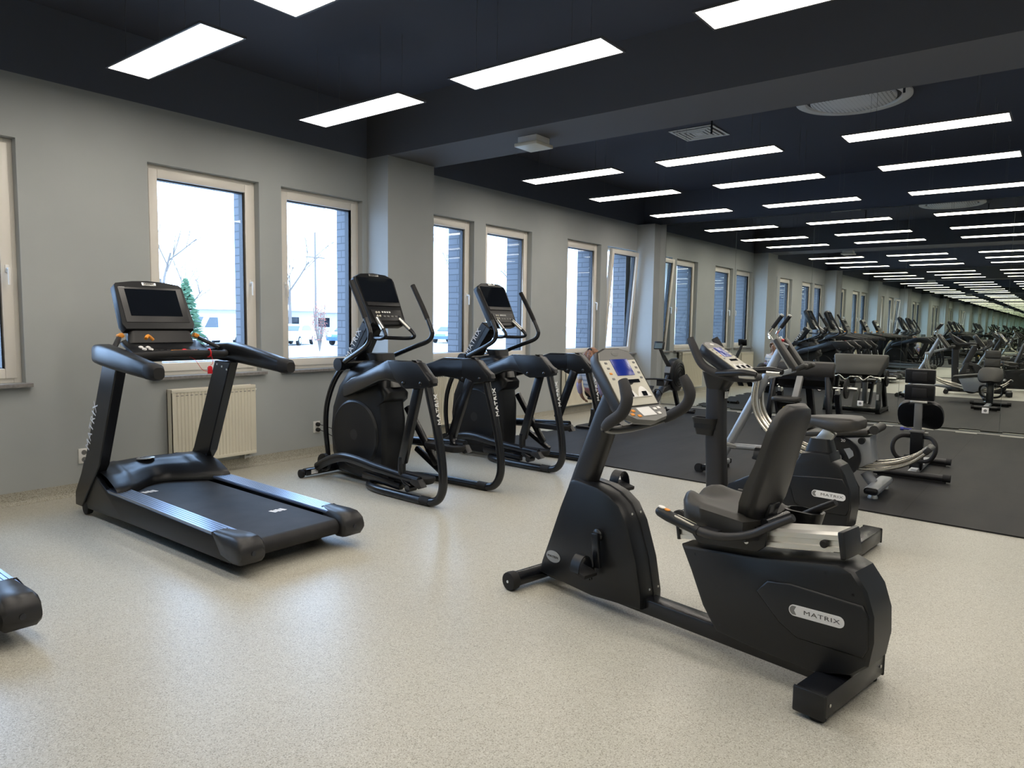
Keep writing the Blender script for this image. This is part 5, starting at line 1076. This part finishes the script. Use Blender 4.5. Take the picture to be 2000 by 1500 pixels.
def skin(name, chains, m, parent=None, root=0, sub=1):
    """chains: list of lists of (co, rx, ry); first point of later chains may be an index into the vertex list"""
    vs, es, rad_ = [], [], []
    for ch in chains:
        prev = None
        for p in ch:
            if isinstance(p, int): prev = p; continue
            vs.append(p[0]); rad_.append((p[1], p[2] if len(p) > 2 else p[1])); k = len(vs)-1
            if prev is not None: es.append((prev, k))
            prev = k
    me = bpy.data.meshes.new(name); me.from_pydata(vs, es, []); o = bpy.data.objects.new(name, me); C.objects.link(o)
    md = o.modifiers.new('skin', 'SKIN'); md.use_smooth_shade = True
    for k, r in enumerate(rad_): me.skin_vertices[0].data[k].radius = r; me.skin_vertices[0].data[k].use_root = (k == root)
    s2 = o.modifiers.new('sub', 'SUBSURF'); s2.levels = sub; s2.render_levels = sub
    me.materials.append(m)
    dg = bpy.context.evaluated_depsgraph_get(); me2 = bpy.data.meshes.new_from_object(o.evaluated_get(dg))
    bpy.data.objects.remove(o); o = bpy.data.objects.new(name, me2); C.objects.link(o)
    for p in me2.polygons: p.use_smooth = True
    me2.materials.clear(); me2.materials.append(m)
    if parent: o.parent = parent
    return o
def make_person():
    t = empty('person', (8.46, 5.20, 0.46), rad(-90), 'person with long brown hair and striped top sitting on the rowing machine', 'person')
    M_skin = mat('skin', (0.55, 0.34, 0.25), 0.5); M_hair = mottled(mat('brown_hair', (0.16, 0.07, 0.035), 0.5), (0.10, 0.04, 0.02), (0.30, 0.14, 0.07), 40)
    M_pants = mat('black_trousers', (0.012, 0.012, 0.015), 0.8); M_sh = mat('striped_top', (0.6, 0.6, 0.66), 0.8); M_cuff = mat('lavender_sleeve', (0.42, 0.38, 0.60), 0.8); M_shoe = mat('white_trainer', (0.6, 0.6, 0.6), 0.6)
    n, l, bb = nodes(M_sh); tc = n.new('ShaderNodeTexCoord'); sx_ = n.new('ShaderNodeSeparateXYZ'); rp = n.new('ShaderNodeValToRGB'); rp.color_ramp.interpolation = 'CONSTANT'
    mr = n.new('ShaderNodeMapRange'); mr.inputs['From Min'].default_value = 0.0; mr.inputs['From Max'].default_value = 0.42
    l.new(tc.outputs['Object'], sx_.inputs[0]); l.new(sx_.outputs['Z'], mr.inputs['Value']); l.new(mr.outputs[0], rp.inputs[0]); l.new(rp.outputs[0], bb.inputs['Base Color'])
    e = rp.color_ramp.elements; e[0].position = 0; e[0].color = (0.55, 0.22, 0.24, 1); e[1].position = 0.36; e[1].color = (0.62, 0.62, 0.64, 1)
    for ps, c in ((0.44, (0.30, 0.36, 0.44, 1)), (0.50, (0.66, 0.66, 0.68, 1)), (0.58, (0.36, 0.42, 0.50, 1)), (0.64, (0.66, 0.66, 0.70, 1)), (0.74, (0.36, 0.42, 0.52, 1)), (0.79, (0.68, 0.68, 0.72, 1))):
        k = e.new(ps); k.color = c
    # body: one skinned figure, seated, legs stretched forward to the foot rests
    V = lambda *a: tuple(a)
    body = skin('body', [
        [((0, 0, 0.10), 0.105, 0.085), ((0, -0.02, 0.24), 0.095, 0.07), ((0, -0.05, 0.36), 0.115, 0.07), ((0, -0.055, 0.43), 0.05, 0.045), ((0, -0.04, 0.49), 0.034, 0.034), ((0, -0.02, 0.545), 0.060, 0.070), ((0, -0.012, 0.61), 0.062, 0.075), ((0, -0.015, 0.655), 0.035, 0.045)],
        [2, ((-0.135, -0.06, 0.375), 0.042), ((-0.175, -0.09, 0.20), 0.033), ((-0.17, -0.02, 0.03), 0.025), ((-0.165, 0.03, -0.02), 0.018), ((-0.165, 0.07, -0.04), 0.020, 0.012)],
        [2, ((0.135, -0.06, 0.375), 0.042), ((0.175, -0.09, 0.20), 0.033), ((0.17, -0.02, 0.03), 0.025), ((0.165, 0.03, -0.02), 0.018), ((0.165, 0.07, -0.04), 0.020, 0.012)],
        [0, ((-0.09, 0.06, 0.07), 0.075), ((-0.12, 0.40, 0.19), 0.055), ((-0.11, 0.72, 0.05), 0.042), ((-0.10, 1.02, -0.13), 0.030), ((-0.10, 1.06, -0.17), 0.034)],
        [0, ((0.09, 0.06, 0.07), 0.075), ((0.12, 0.40, 0.19), 0.055), ((0.11, 0.72, 0.05), 0.042), ((0.10, 1.02, -0.13), 0.030), ((0.10, 1.06, -0.17), 0.034)]], M_skin, t, 0, 2)
    for sx in (-1, 1):
        for k, (dx, ln) in enumerate(((-0.018, 0.052), (-0.006, 0.060), (0.006, 0.056), (0.017, 0.044))):
            b = MB(); b.tube([(sx*0.165+dx, 0.075, -0.042), (sx*0.165+dx, 0.075+ln*0.6, -0.052), (sx*0.165+dx, 0.075+ln*0.9, -0.072)], [0.0075, 0.007, 0.006], 8, smooth_pts=2); b.build('finger', M_skin, body)
        b = MB(); b.tube([(sx*0.147, 0.035, -0.03), (sx*0.132, 0.06, -0.045), (sx*0.13, 0.08, -0.06)], [0.010, 0.009, 0.007], 8, smooth_pts=2); b.build('thumb', M_skin, body)
    skin('striped_top', [
        [((0, 0, 0.09), 0.150, 0.115), ((0, -0.02, 0.24), 0.140, 0.100), ((0, -0.05, 0.36), 0.150, 0.098), ((0, -0.056, 0.43), 0.058, 0.052)],
        [2, ((-0.135, -0.06, 0.378), 0.058), ((-0.168, -0.085, 0.25), 0.048)],
        [2, ((0.135, -0.06, 0.378), 0.058), ((0.168, -0.085, 0.25), 0.048)]], M_sh, t, 0, 2)
    for sx in (-1, 1):
        skin('lower_sleeve', [[((sx*0.170, -0.085, 0.24), 0.046), ((sx*0.177, -0.08, 0.18), 0.045), ((sx*0.173, -0.03, 0.05), 0.038)]], M_cuff, t, 0, 1)
        skin('trouser_leg', [[((sx*0.05, 0.0, 0.075), 0.10), ((sx*0.095, 0.10, 0.09), 0.088), ((sx*0.12, 0.40, 0.19), 0.066), ((sx*0.11, 0.72, 0.05), 0.054), ((sx*0.10, 1.00, -0.12), 0.042)]], M_pants, t, 0, 2)
        b = MB(); b.tube([(sx*0.10, 1.03, -0.185), (sx*0.10, 1.10, -0.145), (sx*0.10, 1.19, -0.035)], [0.040, 0.043, 0.030], 12, smooth_pts=3); b.build('trainer', M_shoe, t)
    # face
    b = MB(); b.ball((0, 0.062, 0.60), 0.016, (0.7, 1.1, 1.3)); b.build('nose', M_skin, body)
    for sx in (-1, 1):
        MB().ball((sx*0.025, 0.052, 0.615), 0.009).build('eye', M_screen, body)
        MB().ball((sx*0.068, -0.01, 0.605), 0.018, (0.4, 0.8, 1.2)).build('ear', M_skin, body)
    MB().ball((0, 0.055, 0.572), 0.014, (1.4, 0.5, 0.35)).build('mouth', mat('lips', (0.45, 0.15, 0.14), 0.5), body)
    # hair: cap and long loose ponytail
    b = MB(); b.ball((0, -0.034, 0.618), 0.096, (0.98, 1.0, 1.0), None, 3)
    for v in b.b.verts:
        if v.co.y > 0.02: v.co.z = max(v.co.z, 0.655); v.co.y = min(v.co.y, 0.05)
    hr = b.build('hair', M_hair, t, angle=180)
    for k in range(9):
        a = -1+2*k/8; b = MB()
        b.tube([(a*0.02, -0.11, 0.66), (a*0.06, -0.150, 0.60+0.01*(k % 2)), (a*0.085+0.008*(k % 3), -0.165, 0.52), (a*0.09-0.006*(k % 2), -0.175, 0.45), (a*0.08, -0.17, 0.39-0.01*(k % 3))], [0.02, 0.026, 0.026, 0.022, 0.008], 8, smooth_pts=4); b.build('hair_lock', M_hair, hr)
    b = MB(); b.tube([(0.028*math.cos(q), -0.105+0.012*math.sin(q), 0.665+0.028*math.sin(q)) for q in [2*PI*k/14 for k in range(14)]], 0.014, 8, closed=True); b.build('scrunchie', M_pants, hr)
    return t
make_person()

# ------------------------------------------------------------------ rubber floor with jigsaw edges
def make_mat():
    b = MB(); pts = []
    def P(x, y): return (x, y)
    # camera side edge (slightly skewed), straight
    pts.append(P(6.56, 5.70)); pts.append(P(6.10, -2.0))
    pts.append(P(12.06, -2.0))
    # mirror side edge with teeth
    y = -2.0; k = 0
    while y < 5.35:
        xo = 12.06 if k % 2 == 0 else 11.985
        pts += [P(xo, y+0.001), P(xo, min(y+0.27, 5.4))]; y += 0.27; k += 1
    # window side edge with teeth, running back towards the camera side
    x = 12.0; k = 0
    while x > 6.9:
        yo = 5.42 if k % 2 == 0 else 5.49
        yy = yo+(12.0-x)*0.045
        pts += [P(x, yy), P(max(x-0.27, 6.57), yo+(12.0-x+0.27)*0.045)]; x -= 0.27; k += 1
    out = []
    for p in pts:
        if not out or (abs(out[-1][0]-p[0])+abs(out[-1][1]-p[1])) > 1e-4: out.append(p)
    b.prism(out, 0.0005, 0.012, 'z')
    return b.build('rubber_floor_mat', M_mat, smooth=False)
tag(make_mat(), 'black rubber flooring of jigsaw tiles under the weight benches and rowing machine', 'floor mat')

# ------------------------------------------------------------------ radiators, sockets, ceiling fittings
def make_radiator(x0, x1, z0, z1, label):
    t = empty('radiator', ((x0+x1)/2, YW-0.03, z0), 0, label, 'radiator', 'white panel radiators under the windows')
    W, H_ = x1-x0, z1-z0; b = MB(); n = int(W/0.034)
    # pressed front panel with vertical flutes
    for yy in (-0.095, -0.012):
        pts = []
        for k in range(n):
            a = -W/2+0.02+(W-0.04)*k/n; c = (W-0.04)/n
            pts += [(a, 0), (a+c*0.30, 0), (a+c*0.42, 0.007), (a+c*0.88, 0.007)]
        sec = [(-W/2, 0)]+pts+[(W/2, 0)]
        b.loft([[(x, yy+d, z) for x, d in sec]+[(W/2, yy+0.012, z), (-W/2, yy+0.012, z)] for z in (0.03, H_-0.03)])
        b.bx(-W/2, W/2, yy-0.001, yy+0.012, 0, 0.032, 0.003); b.bx(-W/2, W/2, yy-0.001, yy+0.012, H_-0.032, H_, 0.003)
    b.build('heating_panel', M_rad, t, angle=30)
    for sx in (-1, 1): MB().bx(sx*(W/2-0.004), sx*W/2, -0.095, 0.0, 0.005, H_).build('side_cover', M_rad, t, smooth=False)
    for k in range(int(W/0.045)):
        x = -W/2+0.04+k*0.045; MB().bx(x, x+0.024, -0.0972, -0.0955, H_-0.062, H_-0.056).build('slot', M_grey_pl, t, smooth=False)
    b = MB(); b.bx(-W/2+0.01, W/2-0.01, -0.085, -0.005, H_-0.012, H_-0.004); b.build('top_grille', M_rad, t, smooth=False)
    MB().cyl((W/2, -0.05, H_-0.05), (W/2+0.03, -0.05, H_-0.05), 0.010, 12).build('vent_plug', M_white, t)
    b = MB()
    for dx in (-0.05, -0.10):
        b.cyl((W/2+dx, -0.05, 0.01), (W/2+dx, -0.05, -0.05), 0.010, 10); b.cyl((W/2+dx, -0.05, -0.045), (W/2+dx, 0.03, -0.045), 0.010, 10)
    b.box((W/2-0.075, -0.05, -0.03), (0.08, 0.03, 0.025), None, 0.005); b.build('valve', M_steel, t)
    b = MB()
    for sx in (-1, 1): b.bx(sx*W*0.35-0.02, sx*W*0.35+0.02, -0.005, 0.03, 0.05, H_-0.05)
    b.build('wall_bracket', M_rad, t)
make_radiator(3.14, 3.985, 0.155, 0.845, 'white panel radiator under the window behind the treadmill')
make_radiator(6.35, 7.20, 0.155, 0.845, 'white panel radiator just right of the wall column, behind the elliptical trainers')
make_radiator(9.55, 10.60, 0.155, 0.93, 'white panel radiator behind the seated person')

def make_socket(loc, rz, label, double=True, plugs=False):
    t = empty('wall_socket', loc, rz, label, 'socket')
    H_ = 0.125 if double else 0.08
    p = MB().bx(-0.042, 0.042, -0.012, 0, -H_/2, H_/2, 0.003).build('socket_plate', M_white, t)
    for z in ((-0.03, 0.03) if double else (0,)):
        b = MB(); b.lathe([(0.021, 0), (0.021, -0.0006), (0.0005, -0.0006)], (0, -0.0122, z), 'y', 20); r = b.build('socket_well', M_grey_pl, p)
        b = MB(); b.cyl((-0.009, -0.0125, z), (-0.009, -0.014, z), 0.003, 8); b.cyl((0.009, -0.0125, z), (0.009, -0.014, z), 0.003, 8); b.build('socket_hole', M_gasket, r)
    return t
make_socket((2.44, YW, 0.325), 0, 'white wall socket low on the wall at the far left, partly behind the treadmill upright')
make_socket((4.80, YW, 0.32), 0, 'white wall socket with two black plugs, left of the elliptical trainer')
make_socket((XM-0.0075, 2.57, 0.30), rad(-90), 'white socket set in the mirror behind the preacher curl bench', double=False)
make_socket((XM-0.0075, 0.91, 0.33), rad(-90), 'white socket set in the mirror behind the adjustable bench', double=False)
for k, (z, x1, end) in enumerate(((0.35, 5.0, 5.72), (0.29, 5.3, 5.80))):
    t = empty('power_cord', (4.80, YW-0.012, z), 0, 'black power cord in the %s outlet of the socket, running to the elliptical trainer' % ('upper', 'lower')[k], 'power cord', 'cords plugged in beside the elliptical trainer')
    b = MB(); b.lathe([(0.014, 0), (0.022, -0.004), (0.022, -0.03), (0.012, -0.045), (0.006, -0.055)], (0, -0.0025, 0), 'y', 16); b.build('plug', M_rubber, t)
    b = MB(); b.tube([(0, -0.05, 0), (0.04, -0.12, -0.02), (0.08, -0.30, -0.07), (0.05, -0.52, -0.17), (0.0, -0.62, -z+0.03), (-0.02, -0.68, -z+0.010), (-0.10, -0.74, -z+0.010)] if k == 0 else [(0, -0.05, 0), (0.04, -0.12, -0.03), (0.12, -0.25, -0.12), (0.2, -0.42, -z+0.02), (0.16, -0.60, -z+0.010), (0.0, -0.75, -z+0.010)], 0.004, 8, smooth_pts=6); b.build('cable', M_rubber, t)

# ceiling vent: square diffuser with stepped louvres
def make_vent():
    t = empty('ceiling_vent', (8.68, 3.86, ZT), 0, 'square white air diffuser on the black ceiling just past the beam', 'ceiling vent')
    b = MB(); w_ = 0.285
    for a, z in ((1.0, -0.012), (0.80, -0.020), (0.62, -0.020), (0.44, -0.020), (0.26, -0.020)):
        o, i_ = w_*a, w_*(a-0.10)
        for (x0, x1, y0, y1) in ((-o, o, -o, -i_), (-o, o, i_, o), (-o, -i_, -i_, i_), (i_, o, -i_, i_)): b.bx(x0, x1, y0, y1, z, z+0.006)
    b.bx(-0.04, 0.04, -0.04, 0.04, -0.02, -0.014); b.build('louvre', M_white, t, smooth=False)
    MB().bx(-w_*0.97, w_*0.97, -w_*0.97, w_*0.97, -0.006, 0.0).build('duct_opening', M_grey_pl, t, smooth=False)
make_vent()
def make_cassette():
    t = empty('air_conditioner', (8.30, 1.98, ZT-0.003), 0, 'round white ceiling air conditioner with perforated centre, partly hidden by the beam', 'air conditioner')
    b = MB(); N = 64; R0, R1 = 0.56, 0.46
    def ring(r, z): return [b.b.verts.new((math.cos(2*PI*k/N)*r, math.sin(2*PI*k/N)*r, z)) for k in range(N)]
    rs = [ring(R0, 0.0), ring(R0, -0.02), ring(R0-0.03, -0.035), ring(R1+0.005, -0.030), ring(R1-0.005, -0.004)]
    for A, B in zip(rs, rs[1:]):
        for k in range(N): b.b.faces.new((A[k], A[(k+1) % N], B[(k+1) % N], B[k]))
    b.build('outer_ring', M_white, t)
    b = MB(); b.lathe([(0.455, -0.001), (0.455, -0.003)], (0, 0, 0), 'z', 64); b.build('air_slot', M_gasket, t)
    mp = mat('perforated_white', (0.85, 0.85, 0.85), 0.5); n, l, bb = nodes(mp)
    tc = n.new('ShaderNodeTexCoord'); v = n.new('ShaderNodeTexVoronoi'); v.inputs['Scale'].default_value = 26; v.inputs['Randomness'].default_value = 0
    g = n.new('ShaderNodeMath'); g.operation = 'LESS_THAN'; g.inputs[1].default_value = 0.26; mx = n.new('ShaderNodeMix'); mx.data_type = 'RGBA'
    mx.inputs['A'].default_value = (0.85, 0.85, 0.85, 1); mx.inputs['B'].default_value = (0.12, 0.12, 0.12, 1)
    l.new(tc.outputs['Object'], v.inputs['Vector']); l.new(v.outputs['Distance'], g.inputs[0]); l.new(g.outputs[0], mx.inputs['Factor']); l.new(mx.outputs['Result'], bb.inputs['Base Color'])
    b = MB(); b.lathe([(0.415, -0.004), (0.415, -0.030), (0.39, -0.042), (0.2, -0.048)], (0, 0, 0), 'z', 64); b.build('perforated_panel', mp, t)
make_cassette()
def make_detector():
    t = empty('emergency_light', (5.86, 4.36, ZP-0.006), 0, 'white square box light fixed under the beam', 'emergency light')
    MB().bx(-0.115, 0.115, -0.115, 0.115, -0.065, 0.0, 0.006).build('housing', M_white, t)
    MB().bx(-0.14, 0.14, -0.14, 0.14, -0.10, -0.065, 0.006).build('cover', M_beige_pl, t)
make_detector()
for (x, y, lab) in ((8.24, 3.51, 'thin black threaded rod hanging from the ceiling in front of the square vent'), (7.87, 1.42, 'thin black threaded rod hanging from the ceiling in front of the round air conditioner')):
    t = empty('hanging_rod', (x, y, ZT), 0, lab, 'rod')
    MB().cyl((0, 0, 0), (0, 0, -0.16), 0.011, 10).build('rod_shaft', M_gasket, t)
    MB().bx(-0.03, 0.03, -0.03, 0.03, -0.008, 0.0).build('rod_plate', M_gasket, t)

# ------------------------------------------------------------------ outside the windows
GZ = -0.30
M_asph = mottled(mat('pale_asphalt', (0.42, 0.41, 0.40), 0.9), (0.36, 0.36, 0.35), (0.46, 0.45, 0.43), 0.6)
struct(MB().bx(-60, 320, 7.01, 320, GZ-0.2, GZ).build('parking_ground', M_asph, smooth=False))
def make_car(name, x, y, rz, col, label, van=False):
    t = empty(name, (x, y, GZ), rad(rz), label, 'van' if van else 'car')
    mb = mat('car_paint', col, 0.25, 0.2, coat=0.6)
    if van: side = [(-2.4, 0.35), (-2.45, 0.9), (-2.40, 1.95), (-2.2, 2.05), (1.0, 2.05), (1.3, 1.95), (1.95, 1.15), (2.4, 0.98), (2.5, 0.7), (2.45, 0.35)]
    else: side = [(-2.15, 0.35), (-2.2, 0.6), (-2.15, 0.92), (-1.95, 1.0), (-1.55, 1.08), (-1.05, 1.38), (-0.7, 1.46), (0.2, 1.46), (0.6, 1.36), (1.15, 1.0), (1.75, 0.90), (2.1, 0.75), (2.18, 0.55), (2.12, 0.33)]
    hw = 0.95 if van else 0.87
    def sc_(u, k): return [(y_*k if False else y_, u*(1-0.16*max(0, (z_-0.9)/0.6)) if not van else u*(1-0.05*max(0, (z_-0.9))), z_) for y_, z_ in side]
    b = MB(); b.loft([sc_(-hw, 1), sc_(-hw*0.5, 1), sc_(hw*0.5, 1), sc_(hw, 1)]); b.build('car_body', mb, t, angle=40, bevel=0.04)
    gl = mat('car_glass', (0.03, 0.04, 0.05), 0.08)
    for sx in (-1, 1):
        if van: pts = [(0.35, 1.2), (0.35, 1.85), (1.1, 1.85), (1.6, 1.2)]
        else: pts = [(-1.25, 1.02), (-0.95, 1.32), (-0.65, 1.39), (0.15, 1.39), (0.5, 1.31), (0.9, 1.02)]
        yy = [(p[0], sx*(hw*(1-0.16*max(0, (p[1]-0.9)/0.6) if not van else 1-0.05*max(0, p[1]-0.9))+0.012), p[1]) for p in pts]
        b = MB(); b.loft([yy, [(p[0], p[1]-sx*0.03, p[2]) for p in yy]]); b.build('side_window', gl, t, smooth=False)
        for px in ((-1.35, 1.38) if not van else (-1.5, 1.6)):
            b = MB(); b.lathe([(0.16, -0.11), (0.31, -0.10), (0.325, 0), (0.31, 0.10), (0.16, 0.11)], (px, sx*(hw-0.08), 0.325), 'y', 28); wh = b.build('wheel', M_rubber, t)
            b = MB(); b.lathe([(0.21, 0), (0.20, sx*0.02), (0.05, sx*0.03)], (px, sx*(hw+0.02), 0.325), 'y', 20); b.build('hub_cap', M_steel, wh)
    for (x0, x1, z0, z1, nm) in (((1.22, 0.66, 1.02, 1.34, 'windscreen'), (-1.62, -1.08, 1.08, 1.36, 'rear_window')) if not van else ((1.93, 1.34, 1.20, 1.90, 'windscreen'),)):
        b = MB(); w0, w1 = hw*0.80, hw*0.72
        b.loft([[(x0, -w0, z0), (x0, w0, z0), (x1, w1, z1), (x1, -w1, z1)], [(x0, -w0, z0-0.03), (x0, w0, z0-0.03), (x1, w1, z1-0.03), (x1, -w1, z1-0.03)]]); b.build(nm, gl, t, smooth=False)
    for sx in (-1, 1):
        MB().box(((2.13 if not van else 2.45), sx*hw*0.7, 0.68), (0.08, 0.30, 0.12), None, 0.03).build('headlight', M_white, t)
    return t
make_car('car', 30.2, 43.3, 215, (0.62, 0.63, 0.65), 'white parked car seen through the second window, left of the blue car')
make_car('car', 33.6, 41.3, 205, (0.05, 0.12, 0.25), 'blue parked car seen through the second window behind the thin reddish shrub')
make_car('car', 44.5, 41.6, 200, (0.10, 0.16, 0.22), 'dark blue parked car seen just right of the wall column')
make_car('car', 37.6, 40.6, 205, (0.22, 0.24, 0.26), 'silver parked car at the right edge of the second window')
make_car('van', 24.6, 44.5, 200, (0.66, 0.67, 0.68), 'white parked van seen through the window behind the treadmill', van=True)
M_bark = mat('grey_bark', (0.16, 0.13, 0.11), 0.9)
def make_tree(x, y, h, seed, label, spread=0.5, depth=6):
    r = random.Random(seed); b = MB()
    def br(p, d, ln, rad0, k):
        q = p+d*ln*0.5+Vector((r.uniform(-1, 1), r.uniform(-1, 1), 0))*ln*0.04; e = q+(d+Vector((r.uniform(-1, 1), r.uniform(-1, 1), r.uniform(-.2, .4)))*0.12).normalized()*ln*0.5
        b.tube([p, q, e], [rad0, rad0*0.82, rad0*0.6], 6 if k > 2 else 4, caps=False)
        if k == 0: return
        for i in range(3 if k > 1 else 4):
            nd = (d+Vector((r.uniform(-1, 1), r.uniform(-1, 1), r.uniform(-0.1, 0.7)))*spread*1.5).normalized()
            s = p+(e-p)*r.uniform(0.45, 1.0); br(s, nd, ln*r.uniform(0.55, 0.78), rad0*0.5, k-1)
    t = empty('bare_tree', (x, y, GZ), 0, label, 'tree', 'bare trees beyond the car park')
    br(Vector((0, 0, 0)), Vector((0, 0, 1)), h*0.42, h*0.017, depth); b.build('branches', M_bark, t, smooth=False)
make_tree(16.0, 33.0, 8.5, 3, 'bare tree whose twigs show at the left side of the window behind the treadmill', 0.6)
make_tree(40.0, 58.0, 11, 5, 'tall bare tree in the middle of the second window', 0.35)
make_tree(52.0, 60.0, 12, 8, 'bare tree whose branches reach over from the right in the second window', 0.6)
make_tree(66.0, 60.0, 14, 11, 'large pale bare tree just right of the wall column', 0.5)
make_tree(29.0, 56.0, 8, 12, 'small bare tree above the low building, in the window behind the treadmill', 0.6)
make_tree(88.0, 66.0, 16, 14, 'bare tree seen through the window behind the second elliptical trainer', 0.6)
M_fir = mottled(mat('fir_green', (0.06, 0.12, 0.07), 0.9), (0.04, 0.10, 0.05), (0.10, 0.17, 0.09), 3)
def make_fir(x, y, h, rad0, seed, label):
    t = empty('conifer', (x, y, GZ), 0, label, 'tree', 'conifers beyond the car park'); r = random.Random(seed); b = MB()
    N = 420
    for k in range(N):
        s_ = (k+0.5)/N; z = 0.25+h*s_*0.97; rr = rad0*(1-s_)**0.75*(0.75+0.25*r.random()); a = r.random()*2*PI
        c = Vector((math.cos(a)*rr*0.75, math.sin(a)*rr*0.75, z)); L_ = (0.35+0.3*(1-s_))*rad0*0.55
        d = Vector((math.cos(a), math.sin(a), -0.35+0.5*r.random())).normalized()
        b.beam(c-d*L_*0.4, c+d*L_*0.6, 0.10*rad0, 0.18*rad0, (0, 0, 1), 0, 0.02, 0.04)
    b.build('foliage', M_fir, t, smooth=False); MB().cyl((0, 0, 0), (0, 0, h*0.9), 0.14, 8, 0.03).build('trunk', M_bark, t)
make_fir(21.2, 41.0, 3.9, 1.25, 4, 'green conifer seen just right of the treadmill screen')
make_fir(31.6, 51.5, 4.6, 1.4, 6, 'green conifer at the lower left of the second window')
# red-leaved young tree close to the window
t = empty('reddish_shrub', (22.4, 30.0, GZ), 0, 'thin upright shrub with reddish dead leaves in the second window', 'shrub'); r = random.Random(2); b = MB()
for k in range(14):
    a = r.random()*2*PI; b.tube([(0, 0, 0.2), (math.cos(a)*0.2, math.sin(a)*0.2, 1.3), (math.cos(a)*0.32, math.sin(a)*0.32, 2.2+r.random()*0.9)], [0.025, 0.015, 0.006], 5, caps=False)
b.build('stems', M_bark, t); b = MB()
for k in range(420):
    a = r.random()*2*PI; z = 0.7+2.0*r.random(); rr = 0.42*r.random()**0.5
    c = Vector((math.cos(a)*rr, math.sin(a)*rr, z)); d = Vector((r.uniform(-1, 1), r.uniform(-1, 1), r.uniform(-1, 1))).normalized()
    b.beam(c-d*0.035, c+d*0.035, 0.045, 0.004, (r.random(), r.random(), 0.3))
b.build('leaves', mat('dead_leaf', (0.30, 0.10, 0.07), 0.8), t, smooth=False)
for dx in (-0.35, 0.25): MB().cyl((dx, 0.0, 0), (dx, 0.0, 1.2), 0.03, 8).build('stake', M_white, t)
# utility pole and low building
t = empty('utility_pole', (38.0, 51.4, GZ), 0, 'utility pole with a cross arm in the second window', 'pole')
MB().cyl((0, 0, 0), (0, 0, 9.3), 0.11, 10, 0.07).build('pole_shaft', M_bark, t)
b = MB(); b.beam((-0.9, 0.1, 7.1), (0.9, -0.1, 7.1), 0.10, 0.10, (0, 0, 1)); b.build('cross_arm', M_bark, t)
def make_house(x, y, rz, w_, d_, h_, label):
    t = empty('low_building', (x, y, GZ), rad(rz), label, 'building', 'low buildings beyond the car park')
    b = MB(); b.bx(-w_/2, w_/2, -d_/2, d_/2, 0, h_); b.build('building_wall', mat('render_coat', (0.45, 0.42, 0.38), 0.9), t, smooth=False)
    b = MB(); b.prism([(-d_/2-0.5, h_), (d_/2+0.5, h_), (d_/2+0.5, h_+0.15), (0, h_+0.9), (-d_/2-0.5, h_+0.15)], -w_/2-0.5, w_/2+0.5, 'x'); b.build('roof', M_white, t, smooth=False)
    n = int(w_/3)
    for k in range(n):
        x0 = -w_/2+1.0+k*3.0; MB().bx(x0, x0+1.2, -d_/2-0.03, -d_/2+0.01, 1.0, 2.0).build('building_window', M_screen, t, smooth=False)
make_house(35.0, 66.0, -30, 22, 7, 2.6, 'low pale building beyond the van, in the window behind the treadmill')
make_house(54.0, 66.0, -35, 16, 7, 2.6, 'low pale building beyond the parked cars in the second window')
